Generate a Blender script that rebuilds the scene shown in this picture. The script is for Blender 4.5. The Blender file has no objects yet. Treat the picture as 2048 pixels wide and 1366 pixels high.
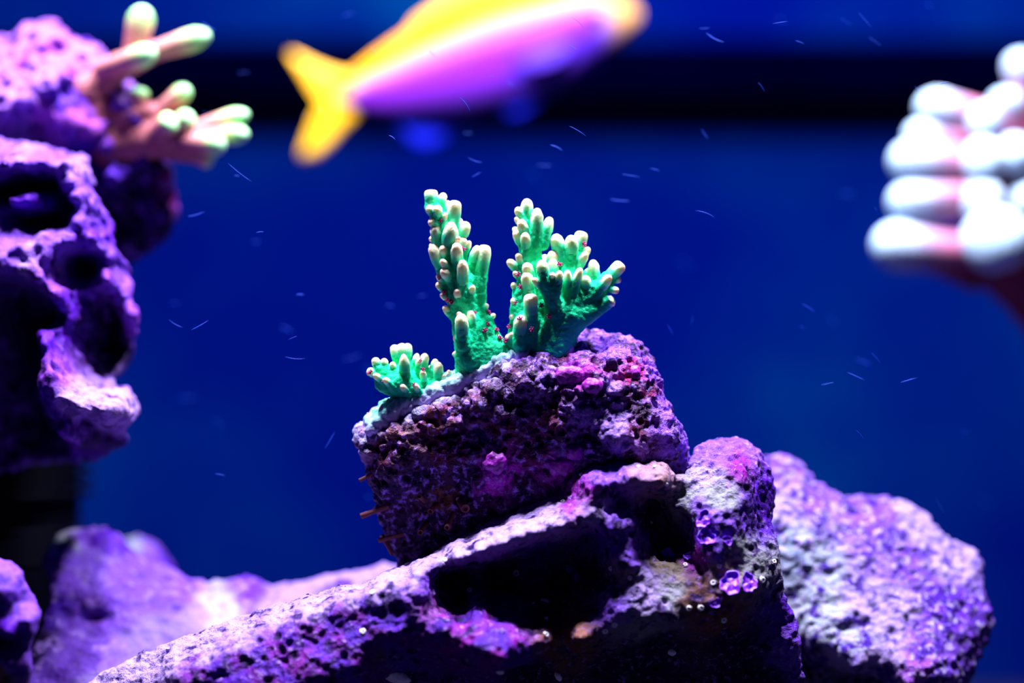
import bpy, math, random
import numpy as np
from mathutils import Vector, Matrix, Quaternion

random.seed(7)
rng = np.random.default_rng(11)
SC = bpy.context.scene
COL = SC.collection

# ------------------------------------------------------------------ camera
D = 0.5689          # distance at which one photo pixel spans 0.1 mm
H = 0.130           # camera height above the sand
cam = bpy.data.cameras.new('camera')
cam.lens = 100.0
cam.sensor_width = 36.0
cam.clip_start = 0.01
cam.clip_end = 10.0
cam.dof.use_dof = True
cam.dof.focus_distance = 0.5630
cam.dof.aperture_fstop = 5.0
cam_ob = bpy.data.objects.new('camera', cam)
cam_ob.location = (0, 0, H)
cam_ob.rotation_euler = (math.radians(90), 0, 0)
COL.objects.link(cam_ob)
SC.camera = cam_ob

# ------------------------------------------------------------------ water light
world = bpy.data.worlds.new('world')
SC.world = world
world.use_nodes = True
bg = world.node_tree.nodes['Background']
bg.inputs['Color'].default_value = (0.004, 0.02, 0.62, 1)
bg.inputs['Strength'].default_value = 0.035

def area_light(name, loc, target, size, power, color):
    l = bpy.data.lights.new(name, 'AREA')
    l.shape = 'DISK'
    l.size = size
    l.energy = power
    l.color = color
    o = bpy.data.objects.new(name, l)
    o.location = loc
    o.rotation_euler = (Vector(target) - Vector(loc)).to_track_quat('-Z', 'Y').to_euler()
    COL.objects.link(o)
    return o

# LED heads over the tank
for lx, ly, lw in ((-0.15, 0.585, 7.0), (0.0, 0.546, 7.5), (0.15, 0.585, 7.0)):
    area_light('led_head', (lx, ly, H + 0.43), (lx * 0.2, 0.575, H - 0.03), 0.05, lw, (0.80, 0.80, 1.0))
area_light('led_head', (0.03, 0.70, H + 0.42), (0.03, 0.80, H + 0.05), 0.07, 0.7, (0.90, 0.86, 1.0))  # added fill lamp, brightens the fish and what lies behind
area_light('panel_fill_blue', (0.08, 0.94, H + 0.29), (0.06, 1.05, H + 0.12), 0.16, 1.5, (0.10, 0.32, 1.0))  # added blue fill, brightens the top of the back panel

SC.view_settings.view_transform = 'Standard'
SC.view_settings.look = 'None'
SC.view_settings.exposure = 0.0
SC.view_settings.gamma = 1.0
SC.view_settings.use_curve_mapping = False

# ------------------------------------------------------------------ helpers
def lin(c):
    out = []
    for x in c:
        x = x / 255.0
        out.append(x / 12.92 if x <= 0.04045 else ((x + 0.055) / 1.055) ** 2.4)
    return tuple(out)

def sc(d):
    return d / D * 1e-4

def P(u, v, w=0.0, d=D):
    """photo pixel (u, v) at distance d, pushed w pixels further away"""
    s = sc(d)
    return Vector(((u - 1024) * s, d + w * s, H - (v - 683) * s))

def PN(a, d):
    s = sc(d)
    a = np.asarray(a, dtype=np.float64)
    return np.stack([(a[:, 0] - 1024) * s, d + a[:, 2] * s, H - (a[:, 1] - 683) * s], 1)

LAT = rng.random((48, 48, 48)).astype(np.float32) * 2 - 1

def vnoise(p):
    i = np.floor(p).astype(np.int32)
    f = (p - i).astype(np.float32)
    f = f * f * (3 - 2 * f)
    i0 = i % 48
    i1 = (i + 1) % 48
    x, y, z = f[:, 0], f[:, 1], f[:, 2]
    def L(a, b, c):
        return LAT[a, b, c]
    c00 = L(i0[:, 0], i0[:, 1], i0[:, 2]) * (1 - x) + L(i1[:, 0], i0[:, 1], i0[:, 2]) * x
    c10 = L(i0[:, 0], i1[:, 1], i0[:, 2]) * (1 - x) + L(i1[:, 0], i1[:, 1], i0[:, 2]) * x
    c01 = L(i0[:, 0], i0[:, 1], i1[:, 2]) * (1 - x) + L(i1[:, 0], i0[:, 1], i1[:, 2]) * x
    c11 = L(i0[:, 0], i1[:, 1], i1[:, 2]) * (1 - x) + L(i1[:, 0], i1[:, 1], i1[:, 2]) * x
    return (c00 * (1 - y) + c10 * y) * (1 - z) + (c01 * (1 - y) + c11 * y) * z

def fbm(p, size, oct=3, seed=0.0, gain=0.5):
    q = p / size + np.array([seed * 3.17 + 11, seed * 1.91 + 7, seed * 2.63 + 5])
    a, s, t = 1.0, 0.0, 0.0
    for _ in range(oct):
        s = s + a * vnoise(q)
        t += a
        a *= gain
        q = q * 2.03 + 3.7
    return s / t

JIT = rng.random((32, 32, 32, 3)).astype(np.float32)

def cells(p, size, seed=0.0):
    """distance to the nearest scattered point (0 at the point, about 1 far away)"""
    q = p / size + np.array([seed * 5.3, seed * 2.1, seed * 3.7])
    i = np.floor(q).astype(np.int32)
    best = np.full(len(p), 9.0, dtype=np.float32)
    for dx in (-1, 0, 1):
        for dy in (-1, 0, 1):
            for dz in (-1, 0, 1):
                c = i + np.array([dx, dy, dz])
                m = c % 32
                j = JIT[m[:, 0], m[:, 1], m[:, 2]]
                e = (c + j - q)
                best = np.minimum(best, (e * e).sum(1))
    return np.sqrt(best)

def surface_nets(F, us, vs, ws):
    S = F < 0
    nu, nv, nw = F.shape
    corners = [(a, b, c) for a in (0, 1) for b in (0, 1) for c in (0, 1)]
    cnt = np.zeros((nu - 1, nv - 1, nw - 1), dtype=np.int8)
    for a, b, c in corners:
        cnt += S[a:nu - 1 + a, b:nv - 1 + b, c:nw - 1 + c]
    I = np.argwhere((cnt > 0) & (cnt < 8))
    vals = np.stack([F[I[:, 0] + a, I[:, 1] + b, I[:, 2] + c] for a, b, c in corners], 1)
    pos = np.zeros((len(I), 3))
    num = np.zeros(len(I))
    for m in range(8):
        for n in range(m + 1, 8):
            A, B = np.array(corners[m]), np.array(corners[n])
            if np.abs(A - B).sum() != 1:
                continue
            fa, fb = vals[:, m], vals[:, n]
            x = (fa < 0) != (fb < 0)
            t = np.where(x, fa / np.where(x, fa - fb, 1), 0)
            pos += np.where(x[:, None], A + t[:, None] * (B - A), 0)
            num += x
    pos = I + pos / num[:, None]
    vid = np.full((nu - 1, nv - 1, nw - 1), -1, dtype=np.int32)
    vid[I[:, 0], I[:, 1], I[:, 2]] = np.arange(len(I))
    quads = []
    for ax in range(3):
        o1, o2 = (ax + 1) % 3, (ax + 2) % 3
        sl0 = [slice(None)] * 3
        sl1 = [slice(None)] * 3
        sl0[ax] = slice(0, F.shape[ax] - 1)
        sl1[ax] = slice(1, F.shape[ax])
        for o in (o1, o2):
            sl0[o] = slice(1, F.shape[o] - 1)
            sl1[o] = slice(1, F.shape[o] - 1)
        a, b = S[tuple(sl0)], S[tuple(sl1)]
        for flip, mask in ((False, a & ~b), (True, b & ~a)):
            E = np.argwhere(mask)
            if not len(E):
                continue
            E[:, o1] += 1
            E[:, o2] += 1
            def cell(d1, d2):
                G = E.copy()
                G[:, o1] += d1
                G[:, o2] += d2
                return vid[G[:, 0], G[:, 1], G[:, 2]]
            q = np.stack([cell(-1, -1), cell(0, -1), cell(0, 0), cell(-1, 0)], 1)
            quads.append(q[:, ::-1] if flip else q)
    Q = np.concatenate(quads)
    out = np.stack([np.interp(pos[:, 0], np.arange(nu), us),
                    np.interp(pos[:, 1], np.arange(nv), vs),
                    np.interp(pos[:, 2], np.arange(nw), ws)], 1)
    return out, Q

def vnormals(p, Q):
    n = np.cross(p[Q[:, 2]] - p[Q[:, 0]], p[Q[:, 3]] - p[Q[:, 1]])
    N = np.zeros_like(p)
    for k in range(4):
        for c in range(3):
            N[:, c] += np.bincount(Q[:, k], n[:, c], minlength=len(p))
    L = np.linalg.norm(N, axis=1)
    return N / np.maximum(L, 1e-9)[:, None]

def relax(p, Q, it=1, f=0.5):
    e = np.concatenate([Q[:, [0, 1]], Q[:, [1, 2]], Q[:, [2, 3]], Q[:, [3, 0]]])
    deg = np.bincount(e[:, 0], minlength=len(p)) + np.bincount(e[:, 1], minlength=len(p))
    for _ in range(it):
        acc = np.zeros_like(p)
        for c in range(3):
            acc[:, c] = np.bincount(e[:, 0], p[e[:, 1], c], minlength=len(p)) + np.bincount(e[:, 1], p[e[:, 0], c], minlength=len(p))
        p = p * (1 - f) + f * acc / np.maximum(deg, 1)[:, None]
    return p

def mesh_np(name, verts, quads, tint=None, smooth=True):
    me = bpy.data.meshes.new(name)
    n, m = len(verts), len(quads)
    k = quads.shape[1]
    me.vertices.add(n)
    me.vertices.foreach_set('co', np.asarray(verts, dtype=np.float32).ravel())
    me.loops.add(m * k)
    me.loops.foreach_set('vertex_index', quads.astype(np.int32).ravel())
    me.polygons.add(m)
    me.polygons.foreach_set('loop_start', np.arange(0, m * k, k, dtype=np.int32))
    me.polygons.foreach_set('use_smooth', np.full(m, smooth))
    if tint is not None:
        at = me.color_attributes.new('tint', 'FLOAT_COLOR', 'POINT')
        c = np.ones((n, 4), dtype=np.float32)
        c[:, :3] = tint
        at.data.foreach_set('color', c.ravel())
    me.update(calc_edges=True)
    me.validate()
    return me

def link(name, data, mat=None, parent=None):
    o = bpy.data.objects.new(name, data)
    COL.objects.link(o)
    if mat is not None and data is not None:
        if not data.materials:
            data.materials.append(mat)
    if parent is not None:
        o.parent = parent
    return o

def tag(o, label=None, cat=None, group=None, kind=None):
    if label: o['label'] = label
    if cat: o['category'] = cat
    if group: o['group'] = group
    if kind: o['kind'] = kind
    return o

def pyd(name, verts, faces, smooth=True):
    me = bpy.data.meshes.new(name)
    me.from_pydata([tuple(v) for v in verts], [], faces)
    for p in me.polygons:
        p.use_smooth = smooth
    me.update()
    return me

# ------------------------------------------------------------------ materials
def new_mat(name):
    m = bpy.data.materials.new(name)
    m.use_nodes = True
    nt = m.node_tree
    b = nt.nodes['Principled BSDF']
    return m, nt, b

def nd(nt, t, **kw):
    n = nt.nodes.new(t)
    for k, v in kw.items():
        setattr(n, k, v)
    return n

def ramp(nt, stops):
    r = nt.nodes.new('ShaderNodeValToRGB')
    e = r.color_ramp.elements
    while len(e) > 1:
        e.remove(e[-1])
    e[0].position = stops[0][0]
    e[0].color = (*stops[0][1], 1)
    for p, c in stops[1:]:
        x = e.new(p)
        x.color = (*c, 1)
    return r

def noise(nt, scale, detail=4, rough=0.6, vec=None):
    n = nt.nodes.new('ShaderNodeTexNoise')
    n.inputs['Scale'].default_value = scale
    n.inputs['Detail'].default_value = detail
    n.inputs['Roughness'].default_value = rough
    if vec is not None:
        nt.links.new(vec, n.inputs['Vector'])
    return n

def mixrgb(nt, fac, a, b, blend='MIX'):
    m = nt.nodes.new('ShaderNodeMix')
    m.data_type = 'RGBA'
    m.blend_type = blend
    m.clamp_factor = True
    for sock, v in ((m.inputs[0], fac), (m.inputs[6], a), (m.inputs[7], b)):
        if isinstance(v, (int, float)):
            sock.default_value = v
        elif isinstance(v, tuple):
            sock.default_value = (*v, 1)
        else:
            nt.links.new(v, sock)
    return m.outputs[2]

def rock_mat(name, light, deep, size=14, light_at=(0.52, 0.66), deep_at=(0.30, 0.44), bump=0.0006, rough=0.62, spec=0.35, albedo=0.72):
    """encrusted rock: crust tint with shade of hollows painted in, plus specks of a paler and a deeper crust; size = speck size in photo px"""
    m, nt, b = new_mat(name)
    tc = nd(nt, 'ShaderNodeTexCoord')
    at = nd(nt, 'ShaderNodeAttribute', attribute_name='tint')
    f = 1.0 / (size * 1e-4)
    n1 = noise(nt, f, 5, 0.65, tc.outputs['Object'])
    n2 = noise(nt, f * 0.37, 4, 0.6, tc.outputs['Object'])
    n3 = noise(nt, f * 3.1, 3, 0.6, tc.outputs['Object'])
    r1 = ramp(nt, [(light_at[0], (0, 0, 0)), (light_at[1], (1, 1, 1))])
    r2 = ramp(nt, [(deep_at[0], (1, 1, 1)), (deep_at[1], (0, 0, 0))])
    nt.links.new(n1.outputs['Fac'], r1.inputs['Fac'])
    nt.links.new(n2.outputs['Fac'], r2.inputs['Fac'])
    c = mixrgb(nt, r2.outputs['Color'], at.outputs['Color'], deep)
    c = mixrgb(nt, r1.outputs['Color'], c, light)
    r3 = ramp(nt, [(0.35, (0.72, 0.72, 0.72)), (0.65, (1, 1, 1))])
    nt.links.new(n3.outputs['Fac'], r3.inputs['Fac'])
    c = mixrgb(nt, 1.0, c, r3.outputs['Color'], 'MULTIPLY')
    c = mixrgb(nt, 1.0, c, (albedo,) * 3, 'MULTIPLY')
    nt.links.new(c, b.inputs['Base Color'])
    b.inputs['Roughness'].default_value = rough
    b.inputs['Specular IOR Level'].default_value = spec
    bp = nd(nt, 'ShaderNodeBump')
    bp.inputs['Strength'].default_value = 0.8
    bp.inputs['Distance'].default_value = bump
    ad = nd(nt, 'ShaderNodeMath', operation='ADD')
    mu = nd(nt, 'ShaderNodeMath', operation='MULTIPLY')
    mu.inputs[1].default_value = 0.5
    nt.links.new(n3.outputs['Fac'], mu.inputs[0])
    nt.links.new(n1.outputs['Fac'], ad.inputs[0])
    nt.links.new(mu.outputs[0], ad.inputs[1])
    nt.links.new(ad.outputs[0], bp.inputs['Height'])
    nt.links.new(bp.outputs['Normal'], b.inputs['Normal'])
    return m

def plain_mat(name, col, rough=0.5, spec=0.4, var=0.25, size=20, bump=0.0002):
    m, nt, b = new_mat(name)
    tc = nd(nt, 'ShaderNodeTexCoord')
    n = noise(nt, 1.0 / (size * 1e-4), 4, 0.6, tc.outputs['Object'])
    dark = tuple(x * (1 - var) for x in col)
    lite = tuple(min(1, x * (1 + var)) for x in col)
    r = ramp(nt, [(0.35, dark), (0.65, lite)])
    nt.links.new(n.outputs['Fac'], r.inputs['Fac'])
    nt.links.new(r.outputs['Color'], b.inputs['Base Color'])
    b.inputs['Roughness'].default_value = rough
    b.inputs['Specular IOR Level'].default_value = spec
    if bump:
        bp = nd(nt, 'ShaderNodeBump')
        bp.inputs['Strength'].default_value = 0.6
        bp.inputs['Distance'].default_value = bump
        nt.links.new(n.outputs['Fac'], bp.inputs['Height'])
        nt.links.new(bp.outputs['Normal'], b.inputs['Normal'])
    return m

def axis_mat(name, stops, rough=0.5, size=8, bump=0.00015, amount=0.10):
    """colour along the object's own z axis (0 root, 1 tip)"""
    m, nt, b = new_mat(name)
    tc = nd(nt, 'ShaderNodeTexCoord')
    sep = nd(nt, 'ShaderNodeSeparateXYZ')
    nt.links.new(tc.outputs['Object'], sep.inputs[0])
    geo = nd(nt, 'ShaderNodeNewGeometry')
    n = noise(nt, 1.0 / (size * 1e-4), 3, 0.6, geo.outputs['Position'])
    ma = nd(nt, 'ShaderNodeMath', operation='MULTIPLY_ADD')
    ma.inputs[1].default_value = amount * 2
    nt.links.new(n.outputs['Fac'], ma.inputs[0])
    sub = nd(nt, 'ShaderNodeMath', operation='SUBTRACT')
    sub.inputs[1].default_value = amount
    nt.links.new(sep.outputs[2], sub.inputs[0])
    nt.links.new(sub.outputs[0], ma.inputs[2])
    r = ramp(nt, [(p, lin(c)) for p, c in stops])
    nt.links.new(ma.outputs[0], r.inputs['Fac'])
    nt.links.new(r.outputs['Color'], b.inputs['Base Color'])
    b.inputs['Roughness'].default_value = rough
    bp = nd(nt, 'ShaderNodeBump')
    bp.inputs['Strength'].default_value = 0.5
    bp.inputs['Distance'].default_value = bump
    nt.links.new(n.outputs['Fac'], bp.inputs['Height'])
    nt.links.new(bp.outputs['Normal'], b.inputs['Normal'])
    return m

def sss(m, scale, rad, wt=0.35):
    b = m.node_tree.nodes['Principled BSDF']
    b.inputs['Subsurface Weight'].default_value = wt
    b.inputs['Subsurface Radius'].default_value = rad
    b.inputs['Subsurface Scale'].default_value = scale
    return m

def tint_mat(name, rough=0.5, size=6, bump=0.00015, var=0.15, spec=0.4):
    m, nt, b = new_mat(name)
    at = nd(nt, 'ShaderNodeAttribute', attribute_name='tint')
    tc = nd(nt, 'ShaderNodeTexCoord')
    n = noise(nt, 1.0 / (size * 1e-4), 4, 0.6, tc.outputs['Object'])
    r = ramp(nt, [(0.35, (1 - var,) * 3), (0.65, (1, 1, 1))])
    nt.links.new(n.outputs['Fac'], r.inputs['Fac'])
    c = mixrgb(nt, 1.0, at.outputs['Color'], r.outputs['Color'], 'MULTIPLY')
    nt.links.new(c, b.inputs['Base Color'])
    b.inputs['Roughness'].default_value = rough
    b.inputs['Specular IOR Level'].default_value = spec
    bp = nd(nt, 'ShaderNodeBump')
    bp.inputs['Strength'].default_value = 0.6
    bp.inputs['Distance'].default_value = bump
    nt.links.new(n.outputs['Fac'], bp.inputs['Height'])
    nt.links.new(bp.outputs['Normal'], b.inputs['Normal'])
    return m

LAV = (142, 80, 240); PURPLE = (104, 26, 214); MAGENTA = (150, 14, 170); WHITE = (200, 166, 248)
OLIVE = (160, 160, 170); DARK = (38, 10, 76); BROWN = (150, 95, 78); MAROON = (96, 14, 66); VIOLET = (82, 24, 190)  # DARK mostly paints shade into hollows and undersides

M_frag = rock_mat('crusted_plug_rock', lin((168, 120, 236)), lin((46, 2, 56)), 16, (0.53, 0.63), (0.40, 0.52), 0.0010, 0.42, 0.16, albedo=0.85)  # specks are crust, but also stand for lit knobs and shade between
M_base = rock_mat('crusted_ledge_rock', lin((190, 142, 248)), lin((50, 6, 100)), 14, (0.56, 0.68), (0.36, 0.47), 0.0008, 0.5, 0.10, albedo=0.52)
M_slab = rock_mat('pale_slab_rock', lin((212, 186, 250)), lin((74, 18, 170)), 15, (0.52, 0.62), (0.40, 0.50), 0.0011, 0.6, 0.08, albedo=0.52)
M_sadd = rock_mat('lavender_saddle_rock', lin((184, 138, 248)), lin((84, 20, 190)), 26, (0.52, 0.66), (0.30, 0.40), 0.0005, 0.6, 0.08, albedo=0.44)
M_left = rock_mat('purple_wall_rock', lin((160, 96, 250)), lin((74, 6, 160)), 30, (0.54, 0.68), (0.32, 0.44), 0.0006, 0.6, 0.08, albedo=0.54)

# ------------------------------------------------------------------ tank
def box_mesh(name, x0, x1, y0, y1, z0, z1):
    v = [(x, y, z) for x in (x0, x1) for y in (y0, y1) for z in (z0, z1)]
    f = [(0, 1, 3, 2), (4, 6, 7, 5), (0, 4, 5, 1), (2, 3, 7, 6), (0, 2, 6, 4), (1, 5, 7, 3)]
    return pyd(name, v, f, False)

def bevel_box(name, x0, x1, y0, y1, z0, z1, r):
    import bmesh
    me = box_mesh(name, x0, x1, y0, y1, z0, z1)
    bm = bmesh.new()
    bm.from_mesh(me)
    bmesh.ops.recalc_face_normals(bm, faces=bm.faces)
    bmesh.ops.bevel(bm, geom=bm.edges[:], offset=r, segments=2, affect='EDGES', profile=0.5)
    bm.to_mesh(me)
    bm.free()
    return me

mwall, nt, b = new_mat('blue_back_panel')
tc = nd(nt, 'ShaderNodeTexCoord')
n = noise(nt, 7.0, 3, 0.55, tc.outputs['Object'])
r = ramp(nt, [(0.40, lin((0, 8, 76))), (0.55, lin((0, 22, 80))), (0.70, lin((0, 48, 90)))])  # teal in the colour stands in for reflections and blurred far shapes
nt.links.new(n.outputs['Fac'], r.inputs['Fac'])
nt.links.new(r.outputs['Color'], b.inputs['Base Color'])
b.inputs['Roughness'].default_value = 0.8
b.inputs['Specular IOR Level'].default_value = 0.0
YW = 1.06
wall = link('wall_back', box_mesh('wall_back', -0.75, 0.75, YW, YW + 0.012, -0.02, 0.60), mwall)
tag(wall, 'deep blue panel forming the back of the tank', 'wall', kind='structure')
msand = plain_mat('dark_sand', lin((18, 16, 40)), 0.9, 0.2, 0.3, 12, 0.0008)  # unseen bed kept near black to cut bounce from below
fl = link('floor', box_mesh('floor', -0.75, 0.75, 0.28, YW, -0.02, 0.0), msand)
tag(fl, 'sand bed on the bottom of the tank', 'floor', kind='structure')

mweir = plain_mat('black_plastic', lin((0, 0, 16)), 0.8, 0.0, 0.2, 200, 0)
we = link('overflow_weir', None)
zt, zb = H + 0.1100, H + 0.0915
we.location = (0, YW - 0.0125, zb)
tag(we, 'long dark horizontal overflow trough fixed along the blue back panel', 'trough')
link('trough_body', bevel_box('trough_body', -0.70, 0.70, -0.0115, 0.012, 0.0, 0.0150, 0.002), mweir, we)
link('trough_rim', bevel_box('trough_rim', -0.70, 0.70, -0.0135, 0.012, 0.0150, 0.0185, 0.001), mweir, we)

# ------------------------------------------------------------------ rock builder
def poly_sdf(px, py, poly):
    """signed distance on the grid px, py (negative inside)"""
    d = np.full(px.shape, 1e9, dtype=np.float32)
    inside = np.zeros(px.shape, dtype=bool)
    n = len(poly)
    for i in range(n):
        ax, ay = poly[i]
        bx, by = poly[(i + 1) % n]
        ex, ey = bx - ax, by - ay
        wx, wy = px - ax, py - ay
        t = np.clip((wx * ex + wy * ey) / (ex * ex + ey * ey + 1e-9), 0, 1)
        dx, dy = wx - t * ex, wy - t * ey
        d = np.minimum(d, dx * dx + dy * dy)
        c = (ay > py) != (by > py)
        if by != ay:
            xi = ax + (py - ay) * ex / (by - ay)
            inside ^= c & (px < xi)
    d = np.sqrt(d)
    return np.where(inside, -d, d)

def rbf(pts, U, V):
    p = np.array(pts, dtype=np.float64)
    c, val = p[:, :2], p[:, 2]
    K = np.sqrt(((c[:, None] - c[None]) ** 2).sum(-1) + 25.0)
    n = len(p)
    A = np.zeros((n + 1, n + 1))
    A[:n, :n] = K - 2.0 * np.eye(n)
    A[:n, n] = 1
    A[n, :n] = 1
    x = np.linalg.solve(A, np.append(val, 0))
    out = np.full(U.shape, x[n], dtype=np.float32)
    for i in range(n):
        out += (x[i] * np.sqrt((U - c[i, 0]) ** 2 + (V - c[i, 1]) ** 2 + 25.0)).astype(np.float32)
    return out

def seg(a, b, n):
    return [tuple(np.array(a) * (1 - t) + np.array(b) * t) for t in np.linspace(0, 1, n)]

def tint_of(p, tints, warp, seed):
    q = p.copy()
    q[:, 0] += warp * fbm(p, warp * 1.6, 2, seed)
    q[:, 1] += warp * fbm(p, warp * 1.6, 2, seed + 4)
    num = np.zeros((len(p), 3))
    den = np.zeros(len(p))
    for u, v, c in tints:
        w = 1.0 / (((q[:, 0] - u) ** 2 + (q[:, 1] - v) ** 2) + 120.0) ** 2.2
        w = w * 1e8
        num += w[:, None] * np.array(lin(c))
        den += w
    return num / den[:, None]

def grid_axis(a, b, step, fine_to=None):
    if fine_to is None or b <= fine_to:
        return np.arange(a, b + step, step)
    x = list(np.arange(a, fine_to, step))
    s = step
    while x[-1] < b:
        s = min(s * 1.25, 45)
        x.append(x[-1] + s)
    return np.array(x)

def relief_rock(name, d0, outline, relief, tints, mat, res, back, R=40, Tf=40, lump=(60, 14), fine=(), pits=None,
                origin=None, fine_to=1400, warp=30, seed=0, wfront=-320, foot=None, smooth_it=1):
    us = np.arange(min(p[0] for p in outline) - 30, max(p[0] for p in outline) + 30, res)
    v1 = max(p[1] for p in outline) + 30
    vs = grid_axis(min(p[1] for p in outline) - 30, v1, res, fine_to)
    U, V = np.meshgrid(us, vs, indexing='ij')
    U = U.astype(np.float32)
    V = V.astype(np.float32)
    zz = np.zeros(U.size)
    uv = np.stack([U.ravel(), V.ravel(), zz], 1)
    wob = (9 * fbm(uv, 45, 3, seed + 9)).reshape(U.shape)
    d2 = poly_sdf(U, V, outline) + wob
    t = np.clip(-d2 / R, 0, 1)
    h = np.sqrt(1 - (1 - t) ** 2)
    rel = rbf(relief, U, V)
    ws = grid_axis(wfront, max(float(np.percentile(rel, 99.8)), 60) + back + 60, res * 1.15, 60)
    tb = np.clip(-d2 / (back * 0.6), 0, 1)
    hb = np.sqrt(1 - (1 - tb) ** 2)
    fadeb = h
    wf = rel - Tf * h
    wb = np.clip(rel, -60, 60) + back * hb + 8 * h
    wb = np.maximum(wb, rel + 80 * h)
    outside = d2 > 0
    wf = np.where(outside, rel + d2, wf)
    wb = np.where(outside, rel - d2, wb)
    W = ws[None, None, :].astype(np.float32)
    F = np.maximum(wf[:, :, None] - W, W - wb[:, :, None])
    band = np.abs(F) < lump[1] * 2.6 + 12
    I = np.argwhere(band)
    p = np.stack([us[I[:, 0]], vs[I[:, 1]], ws[I[:, 2]]], 1)
    F[band] += lump[1] * fbm(p, lump[0], 3, seed)
    if pits is not None:
        size, amp, th = pits
        c = cells(p, size, seed)
        F[band] += amp * np.clip((th - c) / th, 0, 1)
    F[0] = F[-1] = 50
    F[:, 0] = F[:, -1] = 50
    F[:, :, 0] = F[:, :, -1] = 50
    vts, Q = surface_nets(F, us, vs, ws)
    del F, band
    vts = relax(vts, Q, smooth_it)
    N = vnormals(vts, Q)
    disp = np.zeros(len(vts))
    for kind, size, amp in fine:
        if kind == 'knob':
            c = cells(vts, size, seed + size)
            disp += amp * (1 - np.clip(c, 0, 1) ** 2 * 1.6)
        elif kind == 'knobs':                  # knobs of uneven height, bare in places
            c = cells(vts, size, seed + size)
            disp += amp * (1 - np.clip(c, 0, 1) ** 2 * 1.6) * np.clip(0.55 + 1.5 * fbm(vts, size * 2.2, 2, seed + size), 0, 1.5)
        elif kind == 'pit':
            c = cells(vts, size, seed + size * 0.7)
            disp -= amp * np.clip((0.42 - c) / 0.42, 0, 1) ** 0.7
        elif kind == 'ridge':
            disp += amp * (1 - 2 * np.abs(fbm(vts, size, 2, seed + 2)))
        else:
            disp += amp * fbm(vts, size, 3, seed + 3)
    vts = vts + N * disp[:, None]
    tint = tint_of(vts, tints, warp, seed + 1)
    if foot is not None:                       # flatten what stands on the sand
        pass
    wp = PN(vts, d0)
    wp[:, 2] = np.maximum(wp[:, 2], -0.002)
    if origin is None:
        lo = wp[wp[:, 2] < wp[:, 2].min() + 0.01].mean(0)
        origin = Vector((lo[0], lo[1], wp[:, 2].min()))
    wp = wp - np.array(origin)
    me = mesh_np(name, wp, Q, tint)
    o = link(name, me, mat)
    o.location = origin
    return o, vts, N

def vfloor(d):
    return 683 + H / sc(d)

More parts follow.
